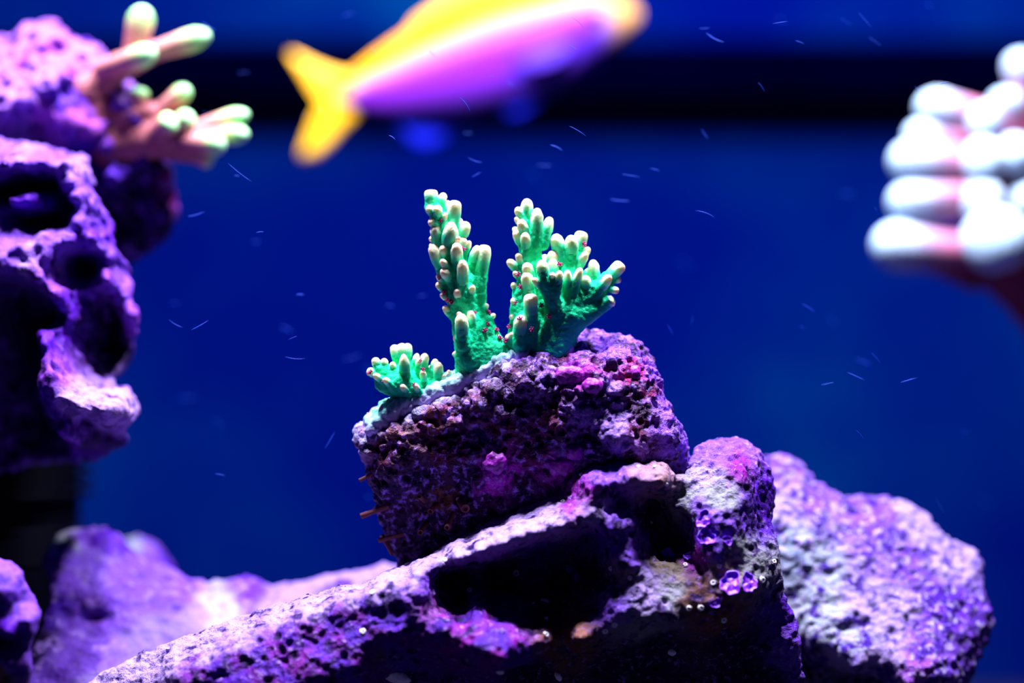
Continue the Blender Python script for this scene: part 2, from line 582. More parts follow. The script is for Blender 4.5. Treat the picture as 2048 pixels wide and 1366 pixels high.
# ---- the ledge rock that carries the coral plug
dB = D
vf = vfloor(dB)
base_out = [(60, 1470), (130, 1395), (210, 1345), (330, 1292), (400, 1264), (470, 1236), (560, 1205), (640, 1185), (720, 1162), (800, 1132),
            (860, 1108), (920, 1078), (980, 1045), (1040, 1018), (1100, 988), (1140, 958), (1180, 932), (1230, 922), (1290, 918),
            (1322, 926), (1345, 952), (1368, 950), (1384, 915), (1402, 892), (1440, 876), (1485, 882), (1520, 900), (1543, 936),
            (1548, 1000), (1543, 1060), (1552, 1110), (1560, 1160), (1566, 1205), (1592, 1250), (1596, 1300), (1605, 1366), (1650, 1500),
            (1700, vf), (150, vf)]
base_rel = (
    seg((150, 1400, 20), (480, 1240, 20), 5) + seg((560, 1210, 20), (820, 1130, 20), 4) + seg((880, 1100, 20), (1120, 990, 20), 5)
    + seg((350, 1352, -95), (700, 1192, -85), 9) + seg((740, 1178, -85), (1000, 1086, -100), 7) + seg((1030, 1072, -100), (1190, 1045, -80), 5)
    + seg((380, 1378, -105), (720, 1222, -96), 7)
    + seg((880, 1160, 60), (1180, 1078, 60), 7) + seg((920, 1200, 90), (1180, 1130, 80), 5)
    + [(560, 1310, -108), (480, 1345, -108), (640, 1275, -104), (720, 1245, -102), (790, 1215, -100), (860, 1185, -98), (870, 1240, -112), (480, 1390, -124), (600, 1350, -122), (690, 1310, -120), (780, 1268, -116), (840, 1285, -110), (560, 1400, -130), (650, 1385, -128), (720, 1335, -120), (790, 1318, -70), (770, 1360, -20), (840, 1350, 20)]
    + [(960, 1200, -50), (950, 1230, -105), (950, 1265, -150), (1020, 1255, -110), (1020, 1295, -165), (900, 1245, -130), (960, 1300, -180), (1000, 1325, -185), (910, 1290, -140), (980, 1352, -60), (890, 1340, 10), (1070, 1250, -50), (1100, 1200, 40), (1050, 1150, 50), (1040, 1345, 20)]
    + [(1080, 1280, -125), (1160, 1275, -130), (1120, 1300, -30), (1180, 1310, 0), (1120, 1225, 20), (1170, 1200, 0)]
    + [(1210, 938, -15), (1290, 928, -15), (1200, 965, -88), (1265, 957, -95), (1320, 960, -85), (1235, 1005, -20), (1300, 1010, 40), (1330, 1040, 45), (1165, 978, -55), (1150, 1005, -50), (1130, 1020, -60),
       (1262, 1048, -80), (1215, 1060, -85), (1250, 1080, -78), (1240, 1120, -92), (1312, 1085, 40), (1330, 1105, 20), (1280, 1130, -85)]
    + [(1440, 885, 70), (1400, 910, 50), (1500, 900, 60), (1440, 930, -10), (1410, 960, -20), (1480, 945, -20), (1450, 980, -40), (1400, 1000, -45), (1490, 1000, -40), (1530, 1000, 40), (1535, 1050, 30), (1500, 1050, -30),
       (1360, 985, -10), (1350, 1020, -20), (1420, 1040, -70), (1380, 1050, -20), (1365, 1085, 30), (1470, 1080, -70), (1520, 1110, -45), (1400, 1090, -60), (1420, 1110, -85), (1340, 1130, -45), (1400, 1140, -40), (1470, 1130, -60), (1510, 1160, -60)]
    + [(1250, 1160, -70), (1220, 1200, -85), (1290, 1200, -95), (1330, 1180, -80), (1360, 1220, -90), (1220, 1238, -92), (1290, 1240, -100), (1345, 1245, -98), (1240, 1285, -30), (1320, 1285, -30), (1420, 1170, -85), (1480, 1180, -95), (1440, 1230, -75), (1400, 1250, -60), (1500, 1230, -20), (1450, 1270, 0), (1360, 1280, 0), (1300, 1320, 30), (1400, 1330, 40), (1500, 1320, 40), (1200, 1340, 30), (1555, 1220, 10), (1570, 1280, 0), (1530, 1270, 20)]
    + seg((400, 1500, -40), (1500, 1500, 20), 5) + seg((300, 1700, -60), (1600, 1700, -60), 4) + seg((300, vf, -60), (1600, vf, -60), 4))
base_rel = [(u, v, 1.25 * w - 55) for u, v, w in base_rel]

def unproject(pts, ref, d0):
    """move control points read off the photo to where they lie at their own depth"""
    R_ = np.array(ref, dtype=float)
    out = []
    for p in pts:
        k = np.argmin((R_[:, 0] - p[0]) ** 2 + (R_[:, 1] - p[1]) ** 2)
        f = 1 + (R_[k, 2] - 16) * 1e-4 / d0 * (d0 / D)
        out.append((1024 + (p[0] - 1024) * f, 683 + (p[1] - 683) * f) + tuple(p[2:]))
    return out
base_tint = (
    [(u, v, WHITE) for u, v, _ in seg((200, 1360, 0), (700, 1185, 0), 8) + seg((760, 1165, 0), (1180, 1020, 0), 7)]
    + [(u, v, PURPLE if k % 2 else (128, 14, 170)) for k, (u, v, _) in enumerate(seg((400, 1348, 0), (740, 1222, 0), 10) + seg((430, 1372, 0), (800, 1250, 0), 10) + seg((540, 1372, 0), (820, 1285, 0), 7) + seg((600, 1395, 0), (800, 1320, 0), 5))]
    + [(u, v, VIOLET if k % 2 else MAGENTA) for k, (u, v) in enumerate(((910, 1225), (940, 1235), (980, 1225), (1000, 1270), (1030, 1280), (960, 1290), (930, 1280), (1040, 1310), (985, 1315), (880, 1260)))]
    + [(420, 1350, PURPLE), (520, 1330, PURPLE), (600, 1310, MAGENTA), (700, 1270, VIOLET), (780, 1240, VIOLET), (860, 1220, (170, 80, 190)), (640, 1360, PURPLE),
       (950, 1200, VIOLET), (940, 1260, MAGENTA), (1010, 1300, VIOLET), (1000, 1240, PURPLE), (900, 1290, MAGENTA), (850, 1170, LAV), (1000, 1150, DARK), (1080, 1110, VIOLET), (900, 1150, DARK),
       (1060, 1340, DARK), (1080, 1275, BROWN), (1160, 1272, BROWN), (1120, 1290, BROWN), (760, 1310, (110, 90, 110)), (1110, 1180, DARK)]  # DARK points paint shade under the lip and in the holes
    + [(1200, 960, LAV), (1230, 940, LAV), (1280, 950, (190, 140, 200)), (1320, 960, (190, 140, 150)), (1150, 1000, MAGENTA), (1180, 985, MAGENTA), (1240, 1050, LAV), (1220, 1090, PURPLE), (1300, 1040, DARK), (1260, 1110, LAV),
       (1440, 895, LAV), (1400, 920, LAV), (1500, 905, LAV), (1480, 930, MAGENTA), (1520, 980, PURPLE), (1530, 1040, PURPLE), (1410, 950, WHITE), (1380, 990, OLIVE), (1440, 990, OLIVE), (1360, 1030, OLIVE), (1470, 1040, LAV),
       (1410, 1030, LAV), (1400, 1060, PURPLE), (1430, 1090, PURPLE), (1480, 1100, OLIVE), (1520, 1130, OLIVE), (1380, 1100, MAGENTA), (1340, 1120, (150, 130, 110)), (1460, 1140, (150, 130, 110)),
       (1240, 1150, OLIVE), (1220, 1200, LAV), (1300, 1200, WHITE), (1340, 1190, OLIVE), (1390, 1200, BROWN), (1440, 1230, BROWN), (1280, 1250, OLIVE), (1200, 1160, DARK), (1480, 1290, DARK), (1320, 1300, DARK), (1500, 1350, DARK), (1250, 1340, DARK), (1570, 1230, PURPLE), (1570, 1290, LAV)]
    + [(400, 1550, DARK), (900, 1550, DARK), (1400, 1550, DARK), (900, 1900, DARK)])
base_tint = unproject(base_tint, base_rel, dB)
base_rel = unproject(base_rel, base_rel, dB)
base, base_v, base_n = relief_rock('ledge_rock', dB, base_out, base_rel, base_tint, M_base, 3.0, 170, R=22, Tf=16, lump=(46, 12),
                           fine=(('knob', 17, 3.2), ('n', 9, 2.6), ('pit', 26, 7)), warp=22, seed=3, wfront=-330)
tag(base, 'long purple ledge rock with pale ridge, carrying the green coral plug', 'rock')

# ---- the plug of rock under the green coral
frag_out = [(712, 862), (735, 843), (780, 815), (840, 788), (905, 760), (960, 732), (1010, 708), (1080, 692), (1130, 680), (1180, 666), (1240, 672),
            (1282, 692), (1302, 728), (1322, 782), (1345, 835), (1370, 882), (1379, 918), (1366, 952), (1300, 985), (1200, 1030), (1100, 1075),
            (1000, 1120), (900, 1160), (815, 1175), (790, 1110), (770, 1060), (748, 990), (730, 920)]
frag_rel = (
    seg((720, 860, 30), (1010, 712, 60), 6) + seg((1060, 695, 60), (1270, 685, 60), 4)
    + seg((740, 880, -10), (1020, 745, -40), 6) + seg((1080, 718, -45), (1250, 712, -45), 3)
    + [(760, 950, 0), (800, 1050, 30), (850, 930, -25), (880, 1050, 20), (950, 850, -40), (950, 960, -20), (1050, 800, -45), (1050, 900, -40), (1000, 1050, 10), (1150, 760, -58), (1150, 860, -72), (1150, 960, -10),
       (1230, 740, -55), (1250, 820, -74), (1260, 900, -72), (1310, 860, -52), (1340, 900, -30), (1060, 850, -60), (1200, 800, -66), (1200, 880, -74), (1100, 930, -52), (1230, 950, -10), (1000, 930, -46), (1350, 940, 20), (1290, 760, -20), (830, 1120, 90), (900, 1120, 80), (1200, 1000, 20)])
frag_rel = [(u, v, w + max(0, (v - 820)) * 0.08) for u, v, w in frag_rel]
frag_tint = (
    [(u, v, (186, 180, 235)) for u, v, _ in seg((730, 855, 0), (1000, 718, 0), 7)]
    + [(u, v, LAV) for u, v, _ in seg((1040, 702, 0), (1270, 690, 0), 5)]
    + [(u, v, LAV) for u, v, _ in seg((1300, 750, 0), (1365, 900, 0), 4)]  # right flank tinted pale where overhead light strikes it
    + [(u, v, MAROON) for u, v in ((770, 900), (840, 850), (900, 820), (960, 790), (1040, 750), (1120, 715), (1000, 860), (1100, 830), (1080, 900), (1270, 780), (1280, 850), (1200, 720), (900, 900))]
    + [(u, v, DARK) for u, v in ((780, 990), (850, 960), (930, 940), (860, 1050), (950, 1040), (1050, 980), (1180, 900), (1180, 800), (1020, 800), (1100, 770))]  # partly dark crust, partly shade painted into the front
    + [(u, v, (150, 110, 210)) for u, v in ((1060, 770), (1170, 830), (1240, 830), (1290, 810), (1210, 770), (1140, 900), (1230, 870), (970, 880))]
    + [(u, v, (190, 30, 200)) for u, v in ((1135, 750), (1180, 755), (990, 925), (1000, 950), (1115, 925))]
    + [(1265, 740, (190, 20, 120)), (1300, 790, (180, 20, 110)), (870, 840, (130, 60, 60)), (780, 860, (150, 90, 90)), (880, 1000, (120, 70, 60))])
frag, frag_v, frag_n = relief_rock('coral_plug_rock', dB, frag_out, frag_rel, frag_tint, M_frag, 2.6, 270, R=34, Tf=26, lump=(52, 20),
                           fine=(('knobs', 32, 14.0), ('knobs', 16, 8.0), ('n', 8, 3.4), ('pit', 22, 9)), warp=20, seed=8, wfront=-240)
tag(frag, 'tilted dark maroon block of knobbly rock bearing the green coral', 'rock')

# ---- the pale slab on the right
dS = 0.592
vf = vfloor(dS)
slab_out = [(1480, 960), (1545, 930), (1580, 917), (1620, 930), (1650, 970), (1700, 1000), (1750, 1006), (1790, 1002), (1830, 1020), (1872, 1036), (1888, 1064),
            (1920, 1096), (1965, 1108), (1979, 1132), (1972, 1172), (1986, 1226), (1976, 1292), (1950, 1342), (1910, 1390), (1850, 1500), (1820, vf), (1400, vf), (1440, 1200)]
slab_rel = (
    [(1520, 950, 170), (1580, 925, 170), (1640, 970, 160), (1700, 1005, 150), (1790, 1005, 150), (1870, 1040, 150), (1920, 1100, 130), (1970, 1130, 110)]
    + [(1580, 1010, 90), (1640, 1060, 60), (1580, 1100, 40), (1600, 1150, 30), (1700, 1100, 50), (1800, 1080, 70), (1700, 1180, 10), (1800, 1170, 20), (1880, 1140, 60), (1900, 1200, 20), (1950, 1190, 60),
       (1620, 1240, -10), (1720, 1260, -40), (1820, 1260, -30), (1920, 1270, -20), (1620, 1290, -30), (1700, 1328, -75), (1800, 1362, -85), (1880, 1372, -60), (1950, 1300, 20)]
    + [(1600, 1318, 110), (1700, 1358, 110), (1800, 1395, 90), (1650, 1400, 120), (1880, 1415, 60), (1600, 1600, 60), (1800, 1600, 60), (1600, vf, 40), (1800, vf, 40)])
slab_tint = ([(1580, 930, LAV), (1640, 1000, LAV), (1580, 1000, WHITE), (1580, 1100, (170, 185, 220)), (1640, 1130, (180, 190, 220)), (1620, 1220, (185, 195, 215)), (1680, 1280, (190, 195, 215)), (1760, 1050, LAV), (1840, 1060, WHITE),
              (1740, 1100, (160, 110, 235)), (1820, 1130, LAV), (1900, 1120, WHITE), (1880, 1190, PURPLE), (1800, 1220, WHITE), (1720, 1200, WHITE), (1920, 1230, PURPLE), (1940, 1260, LAV), (1850, 1280, LAV), (1750, 1300, WHITE), (1820, 1330, (180, 90, 235)), (1920, 1330, LAV),
              (1620, 1330, DARK), (1750, 1380, DARK), (1700, 1700, DARK)])  # shade beneath the overhang put into the tint
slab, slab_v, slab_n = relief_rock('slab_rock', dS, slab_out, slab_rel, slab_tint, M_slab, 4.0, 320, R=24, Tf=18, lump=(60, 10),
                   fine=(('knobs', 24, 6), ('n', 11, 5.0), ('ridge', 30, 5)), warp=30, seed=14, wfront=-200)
tag(slab, 'pale lavender slab of rough rock leaning right of the ledge rock', 'rock')

# ---- the lavender saddle rock, lower left
dL = 0.600
vf = vfloor(dL)
sad_out = [(64, 1130), (76, 1092), (110, 1068), (150, 1066), (183, 1060), (215, 1085), (240, 1110), (275, 1132), (330, 1156), (395, 1180), (440, 1176), (480, 1165), (508, 1173), (535, 1186),
           (600, 1170), (690, 1150), (760, 1140), (800, 1148), (760, 1200), (600, 1262), (470, 1330), (400, 1420), (380, vf), (-20, vf), (-20, 1480), (25, 1366), (84, 1260), (96, 1200)]
sad_rel = ([(90, 1090, 160), (150, 1075, 160), (190, 1070, 160), (240, 1115, 150), (330, 1160, 150), (400, 1183, 150), (480, 1172, 150), (530, 1190, 150), (600, 1175, 150), (700, 1155, 150), (800, 1150, 140)]
           + [(110, 1130, 80), (180, 1130, 80), (250, 1170, 70), (350, 1200, 70), (450, 1210, 80), (560, 1210, 90), (700, 1190, 90), (100, 1200, 20), (180, 1210, 10), (300, 1240, 10), (400, 1250, 20), (500, 1240, 40),
              (110, 1280, -40), (200, 1290, -50), (300, 1310, -50), (380, 1300, -30), (60, 1366, -100), (150, 1366, -110), (250, 1366, -110), (110, 1330, -80), (190, 1240, 40), (600, 1250, 60), (700, 1300, 60), (500, 1330, 20),
              (100, 1500, -140), (400, 1500, -100), (100, vf, -100), (380, vf, -50)])
sad_tint = [(110, 1075, (190, 190, 200)), (150, 1070, LAV), (190, 1080, PURPLE), (90, 1120, PURPLE), (130, 1150, LAV), (250, 1160, LAV), (350, 1200, LAV), (480, 1180, PURPLE), (450, 1210, (190, 185, 210)), (560, 1200, (176, 140, 242)), (650, 1170, (176, 140, 242)),
            (150, 1250, LAV), (190, 1230, (110, 40, 170)), (260, 1230, LAV), (300, 1280, (176, 140, 242)), (380, 1240, (176, 140, 242)), (200, 1300, LAV), (120, 1330, LAV), (240, 1350, (176, 140, 242)), (80, 1366, PURPLE), (90, 1210, VIOLET), (75, 1270, DARK), (300, 1600, DARK)]  # left-facing edge tinted dark for its shade
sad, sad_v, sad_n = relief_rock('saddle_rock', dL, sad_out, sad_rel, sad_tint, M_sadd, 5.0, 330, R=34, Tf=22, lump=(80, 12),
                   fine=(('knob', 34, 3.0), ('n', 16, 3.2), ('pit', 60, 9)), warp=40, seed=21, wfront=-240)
tag(sad, 'smooth lavender saddle-shaped rock sloping down behind the pale ridge', 'rock')

# ---- small rock behind the saddle
dK = 0.660
vf = vfloor(dK)
k_out = [(190, 1140), (225, 1095), (268, 1078), (300, 1090), (328, 1128), (352, 1168), (400, 1230), (420, vf), (100, vf), (140, 1240)]
k_rel = [(230, 1100, 60), (280, 1085, 60), (330, 1140, 60), (250, 1130, -10), (300, 1150, -30), (250, 1200, -60), (350, 1220, -60), (250, 1500, -40), (250, vf, -40)]
k_tint = [(250, 1085, (180, 190, 205)), (300, 1100, LAV), (260, 1130, LAV), (320, 1150, PURPLE), (260, 1250, LAV)]
o, _, _ = relief_rock('rounded_rock', dK, k_out, k_rel, k_tint, M_sadd, 7.0, 200, R=40, Tf=20, lump=(70, 10), fine=(('n', 18, 3),), seed=25, wfront=-160)
tag(o, 'rounded grey-topped rock peeping out behind the lavender saddle rock', 'rock')

# ---- dark corner rock, lower left
dE = 0.536
vf = vfloor(dE)
e_out = [(-160, 1120), (-40, 1122), (5, 1132), (32, 1152), (52, 1192), (72, 1232), (72, 1268), (50, 1302), (62, 1340), (40, 1400), (40, vf), (-200, vf), (-200, 1200)]
e_rel = [(-40, 1130, 60), (10, 1140, 50), (50, 1200, 40), (0, 1180, -20), (20, 1215, 30), (-20, 1250, 30), (55, 1240, -20), (20, 1260, -30), (20, 1290, 40), (40, 1330, -10), (0, 1320, -30), (10, 1350, 30), (-100, 1250, -40), (0, 1500, 0), (-100, 1500, -20), (0, vf, 0)]
e_tint = [(0, 1140, LAV), (30, 1170, LAV), (10, 1200, DARK), (55, 1230, LAV), (20, 1255, PURPLE), (0, 1290, DARK), (35, 1320, LAV), (10, 1350, BROWN), (-80, 1250, PURPLE), (0, 1500, DARK)]
o, _, _ = relief_rock('pitted_rock', dE, e_out, e_rel, e_tint, M_left, 4.5, 200, R=30, Tf=16, lump=(34, 11), fine=(('knob', 24, 4), ('n', 10, 3)), seed=29, wfront=-160, pits=(60, 24, 0.5))
tag(o, 'small dark pitted rock with pale rim beside the lavender saddle rock', 'rock')

# ---- porous rock wall on the left (near one)
dF = 0.596
vf = vfloor(dF)
f_out = [(-320, 240), (0, 266), (40, 272), (92, 290), (118, 306), (140, 300), (158, 312), (170, 345), (186, 388), (205, 430), (228, 476), (245, 530), (256, 570), (258, 600),
         (278, 622), (284, 645), (268, 668), (246, 676), (236, 700), (226, 730), (222, 758), (240, 772), (274, 795), (281, 825), (262, 852), (242, 868), (236, 890), (205, 900), (180, 918), (120, 930), (40, 935),
         (-60, 960), (-90, 1200), (-80, vf), (-420, vf), (-420, 600)]
f_rel = ([(-200, 260, 100), (0, 275, 80), (60, 285, 80), (110, 308, 80), (145, 305, 70), (175, 360, 40), (210, 440, 40), (245, 540, 40)]
         + [(20, 310, 0), (0, 335, -40), (60, 318, -30), (100, 325, -40), (30, 340, -60), (70, 342, -55), (-100, 330, -40)]
         + [(20, 365, 110), (60, 365, 110), (90, 360, 90), (40, 385, 110), (0, 380, 110), (-60, 380, 90)]
         + [(40, 402, -55), (70, 402, -58), (50, 412, -50), (95, 410, 10), (115, 400, 70), (135, 405, 80), (120, 385, 40)]
         + [(40, 440, 110), (80, 442, 110), (125, 438, 100), (0, 420, -10), (10, 440, 0)]
         + [(140, 330, -30), (130, 350, -20), (155, 370, -45), (160, 400, -45), (180, 420, -30), (165, 445, -45), (200, 480, -40), (230, 520, -20)]
         + [(40, 470, -30), (100, 470, -30), (0, 480, -40), (60, 500, -75), (110, 495, -70), (150, 490, -65), (20, 515, -80), (70, 525, -60), (118, 520, -70), (-100, 500, -60)]
         + [(150, 525, 60), (165, 545, 70), (185, 540, 60), (150, 555, 40), (210, 545, -20), (225, 560, -30), (195, 575, -10), (175, 575, 0)]
         + [(30, 545, -80), (70, 545, -80), (110, 560, -80), (130, 585, -80), (140, 600, -70), (150, 615, -60), (165, 640, -40), (40, 575, 40), (90, 600, 30), (20, 620, 130), (80, 650, 130), (20, 750, 150), (40, 850, 150), (100, 640, 110)]
         + [(200, 610, 90), (195, 650, 110), (220, 680, 100), (180, 690, 100), (200, 720, 90), (215, 740, 60), (230, 600, 10), (262, 630, -20), (270, 650, -15), (250, 665, 30)]
         + [(105, 665, -75), (125, 690, -95), (130, 720, -105), (145, 742, -112), (90, 735, 10), (108, 757, -95), (165, 725, -30), (150, 765, -112), (122, 790, -100), (80, 800, 20), (135, 808, -105), (170, 790, -118), (200, 815, -124), (240, 815, -124), (262, 825, -104), (225, 848, -60), (185, 842, 0), (150, 855, -112), (170, 870, -100), (130, 860, 40), (215, 875, 50), (180, 900, 50), (100, 900, 120)]
         + [(-150, 700, 60), (-200, 1000, -20), (-150, 1000, 0), (-250, 1500, -40), (-250, vf, -60)])
f_rel = [(u, v, w * 1.9) for u, v, w in f_rel]
f_tint = ([(u, v, LAV) for u, v in ((20, 310), (80, 320), (160, 380), (180, 430), (60, 480), (120, 480), (0, 500), (210, 500), (250, 540))]
          + [(u, v, (176, 124, 246)) for u, v in ((40, 300), (150, 350), (100, 480))]
          + [(u, v, PURPLE) for u, v in ((60, 408), (120, 410), (190, 480), (200, 520), (60, 540), (150, 600), (120, 680), (110, 790), (140, 860), (230, 470))]
          + [(u, v, (150, 70, 220)) for u, v in ((90, 560), (130, 580), (220, 550), (265, 640), (140, 740), (160, 860))]
          + [(u, v, (190, 150, 235)) for u, v in ((180, 790), (250, 820), (70, 545))]
          + [(u, v, DARK) for u, v in ((30, 620), (60, 700), (60, 850), (200, 640), (200, 700), (40, 370), (80, 440), (-200, 900), (-200, 1500), (190, 880))])  # shade inside the hollows painted as dark tint
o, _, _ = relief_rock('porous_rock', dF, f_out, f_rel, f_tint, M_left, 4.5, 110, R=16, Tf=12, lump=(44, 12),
                      fine=(('knobs', 30, 8), ('n', 13, 5.0), ('pit', 44, 22)), warp=24, seed=33, wfront=-290, fine_to=1000)
tag(o, 'tall porous purple rock wall with deep black hollows under a pale arch', 'rock')

# ---- darker rock behind it, carrying the brown coral
dG = 0.628
vf = vfloor(dG)
g_out = [(-360, 20), (-60, 60), (0, 58), (30, 36), (70, 24), (108, 44), (150, 60), (186, 86), (212, 112), (250, 150), (270, 190), (300, 232), (316, 290), (336, 332), (346, 392), (340, 440), (318, 480), (286, 502), (240, 525),
         (150, 560), (0, 600), (-120, 700), (-140, vf), (-460, vf), (-460, 300)]
g_rel = ([(-200, 50, 120), (0, 65, 120), (70, 35, 120), (150, 70, 120), (210, 120, 110), (260, 180, 90), (310, 290, 60), (340, 390, 40)]
         + [(20, 110, 40), (90, 90, 50), (150, 120, 40), (40, 170, -20), (120, 160, -20), (190, 160, 20), (80, 220, -50), (20, 230, -60), (150, 210, -30), (230, 200, 20), (40, 265, 40), (80, 255, 60), (120, 260, -40), (170, 250, -30), (180, 200, 60), (210, 225, 70), (220, 270, 20), (260, 250, 10),
            (160, 300, 50), (200, 330, 60), (250, 310, 40), (290, 300, 30), (220, 400, 80), (300, 400, 60), (280, 460, 80), (215, 352, 10), (100, 400, 80), (-100, 300, -40), (-200, 600, -20), (-300, 1200, -40), (-300, vf, -60)])
g_tint = ([(u, v, (192, 124, 246)) for u, v in ((20, 100), (70, 60), (60, 140), (130, 100), (30, 180), (110, 170), (190, 120), (240, 190), (70, 220))]
          + [(u, v, (206, 96, 226)) for u, v in ((90, 80), (150, 140), (40, 130), (100, 240), (180, 260))]
          + [(u, v, VIOLET) for u, v in ((240, 240), (280, 270), (160, 300), (220, 340), (250, 290), (140, 200))]
          + [(u, v, DARK) for u, v in ((250, 400), (300, 440), (200, 450), (300, 350), (-200, 600), (-300, 1500))] + [(335, 370, (130, 20, 120))])  # lower part painted dark for the shade below the crags
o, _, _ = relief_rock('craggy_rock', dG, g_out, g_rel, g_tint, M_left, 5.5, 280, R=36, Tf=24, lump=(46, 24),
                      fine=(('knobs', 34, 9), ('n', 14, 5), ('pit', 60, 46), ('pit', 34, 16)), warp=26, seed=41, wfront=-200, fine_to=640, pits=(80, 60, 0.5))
tag(o, 'craggy violet rock peak from which the brown green-tipped coral grows', 'rock')

# ------------------------------------------------------------------ capsule fields
def capsules(caps, res, k=10, pad=16, disp=(), seed=0, ncore=None, k2=5):
    a = np.array([c[0] for c in caps], dtype=np.float64)
    bb = np.array([c[1] for c in caps], dtype=np.float64)
    r = np.array([[c[2], c[3]] for c in caps])
    mx = r.max()
    lo = np.minimum(a, bb).min(0) - mx - pad
    hi = np.maximum(a, bb).max(0) + mx + pad
    ax = [np.arange(lo[i], hi[i], res) for i in range(3)]
    X, Y, Z = [g.astype(np.float32) for g in np.meshgrid(*ax, indexing='ij')]
    F = None
    for ci, (p0, p1, r0, r1) in enumerate(caps):
        if ncore is not None and ci >= ncore:
            k = k2
        d = np.array(p1, dtype=np.float64) - np.array(p0)
        L2 = (d * d).sum() + 1e-9
        x, y, z = X - p0[0], Y - p0[1], Z - p0[2]
        t = np.clip((x * d[0] + y * d[1] + z * d[2]) / L2, 0, 1)
        e = np.sqrt((x - t * d[0]) ** 2 + (y - t * d[1]) ** 2 + (z - t * d[2]) ** 2) - (r0 + (r1 - r0) * t)
        if F is None:
            F = e
        else:
            h = np.clip(0.5 + 0.5 * (F - e) / k, 0, 1)
            F = F * (1 - h) + e * h - k * h * (1 - h)
    vts, Q = surface_nets(F, *ax)
    vts = relax(vts, Q, 1)
    N = vnormals(vts, Q)
    dd = np.zeros(len(vts))
    for kind, size, amp in disp:
        if kind == 'knob':
            dd += amp * (1 - np.clip(cells(vts, size, seed), 0, 1) ** 2 * 1.6)
        else:
            dd += amp * fbm(vts, size, 3, seed)
    return vts + N * dd[:, None], Q, N

def rot_to(d):
    return Vector((0, 0, 1)).rotation_difference(Vector(d).normalized()).to_matrix().to_4x4()

def lathe(name, prof, n=12, wob=0.0, seed=0):
    rr = random.Random(seed)
    V, Fc = [], []
    for i, (z, r) in enumerate(prof):
        for j in range(n):
            a = 2 * math.pi * j / n
            q = r * (1 + wob * (rr.random() - 0.5))
            V.append((q * math.cos(a), q * math.sin(a), z))
    for i in range(len(prof) - 1):
        for j in range(n):
            Fc.append((i * n + j, i * n + (j + 1) % n, (i + 1) * n + (j + 1) % n, (i + 1) * n + j))
    V.append((0, 0, prof[-1][0]))
    c = len(V) - 1
    for j in range(n):
        Fc.append(((len(prof) - 1) * n + j, (len(prof) - 1) * n + (j + 1) % n, c))
    return pyd(name, V, Fc)

# ------------------------------------------------------------------ green coral
M_green = None
m, nt, b = new_mat('green_coral_tissue')
tc = nd(nt, 'ShaderNodeTexCoord')
n1 = noise(nt, 1 / (7e-4), 3, 0.6, tc.outputs['Object'])
n2 = noise(nt, 1 / (45e-4), 3, 0.5, tc.outputs['Object'])
r = ramp(nt, [(0.36, (0.8, 0.8, 0.8)), (0.6, (1, 1, 1))])
nt.links.new(n2.outputs['Fac'], r.inputs['Fac'])
at = nd(nt, 'ShaderNodeAttribute', attribute_name='tint')
nt.links.new(mixrgb(nt, 1.0, at.outputs['Color'], r.outputs['Color'], 'MULTIPLY'), b.inputs['Base Color'])
b.inputs['Subsurface Weight'].default_value = 0.35
b.inputs['Subsurface Radius'].default_value = (0.4, 1.0, 0.7)
b.inputs['Subsurface Scale'].default_value = 0.0012
b.inputs['Roughness'].default_value = 0.6
b.inputs['Specular IOR Level'].default_value = 0.12
bp = nd(nt, 'ShaderNodeBump')
bp.inputs['Strength'].default_value = 0.9
bp.inputs['Distance'].default_value = 0.00035
nt.links.new(n1.outputs['Fac'], bp.inputs['Height'])
nt.links.new(bp.outputs['Normal'], b.inputs['Normal'])
M_green = m
M_nub = axis_mat('green_coral_finger', [(0.0, (10, 224, 160)), (0.26, (66, 240, 184)), (0.50, (206, 248, 198)), (0.78, (246, 234, 196)), (1.0, (246, 186, 166))], 0.55, 7, 0.0003, 0.06)
sss(M_nub, 0.0012, (1.0, 1.0, 0.7), 0.4)
M_polyp = plain_mat('red_polyp', lin((170, 40, 110)), 0.5, 0.4, 0.3, 6, 0)
M_crust = tint_mat('coral_crust', 0.6, 8, 0.0003, 0.2)
M_bead = axis_mat('crust_bead', [(0.0, (120, 226, 214)), (0.5, (176, 224, 226)), (0.85, (238, 216, 214)), (1.0, (238, 180, 170))], 0.55, 8, 0.0002, 0.05)

NUB = [lathe('branchlet', [(-0.2, 0.9), (0.0, 1.0), (0.2, 1.02), (0.42, 1.0), (0.60, 0.95), (0.76, 0.84), (0.88, 0.66), (0.96, 0.43), (1.0, 0.2), (0.98, 0.08)], 14, 0.16, s) for s in range(4)]
# flat-topped and pointed ones
NUB_FLAT = lathe('branchlet', [(-0.2, 0.95), (0.0, 1.0), (0.3, 1.03), (0.62, 1.02), (0.80, 0.95), (0.91, 0.80), (0.97, 0.58), (1.0, 0.3), (0.98, 0.1)], 14, 0.08, 9)
NUB_POINT = lathe('branchlet', [(-0.2, 1.05), (0.0, 1.08), (0.3, 1.02), (0.55, 0.86), (0.75, 0.64), (0.88, 0.46), (0.96, 0.30), (1.0, 0.12)], 14, 0.08, 10)
for me_ in NUB + [NUB_FLAT, NUB_POINT]:
    me_.materials.append(M_nub)

coral = link('green_coral', None)
cB = P(985, 715, 30)
coral.location = cB
tag(coral, 'bright green staghorn coral frag with cream-tipped knobs on the dark maroon block', 'coral')

def relmesh(name, vts, Q, d, origin, tint=None):
    return mesh_np(name, PN(vts, d) - np.array(origin), Q, tint)

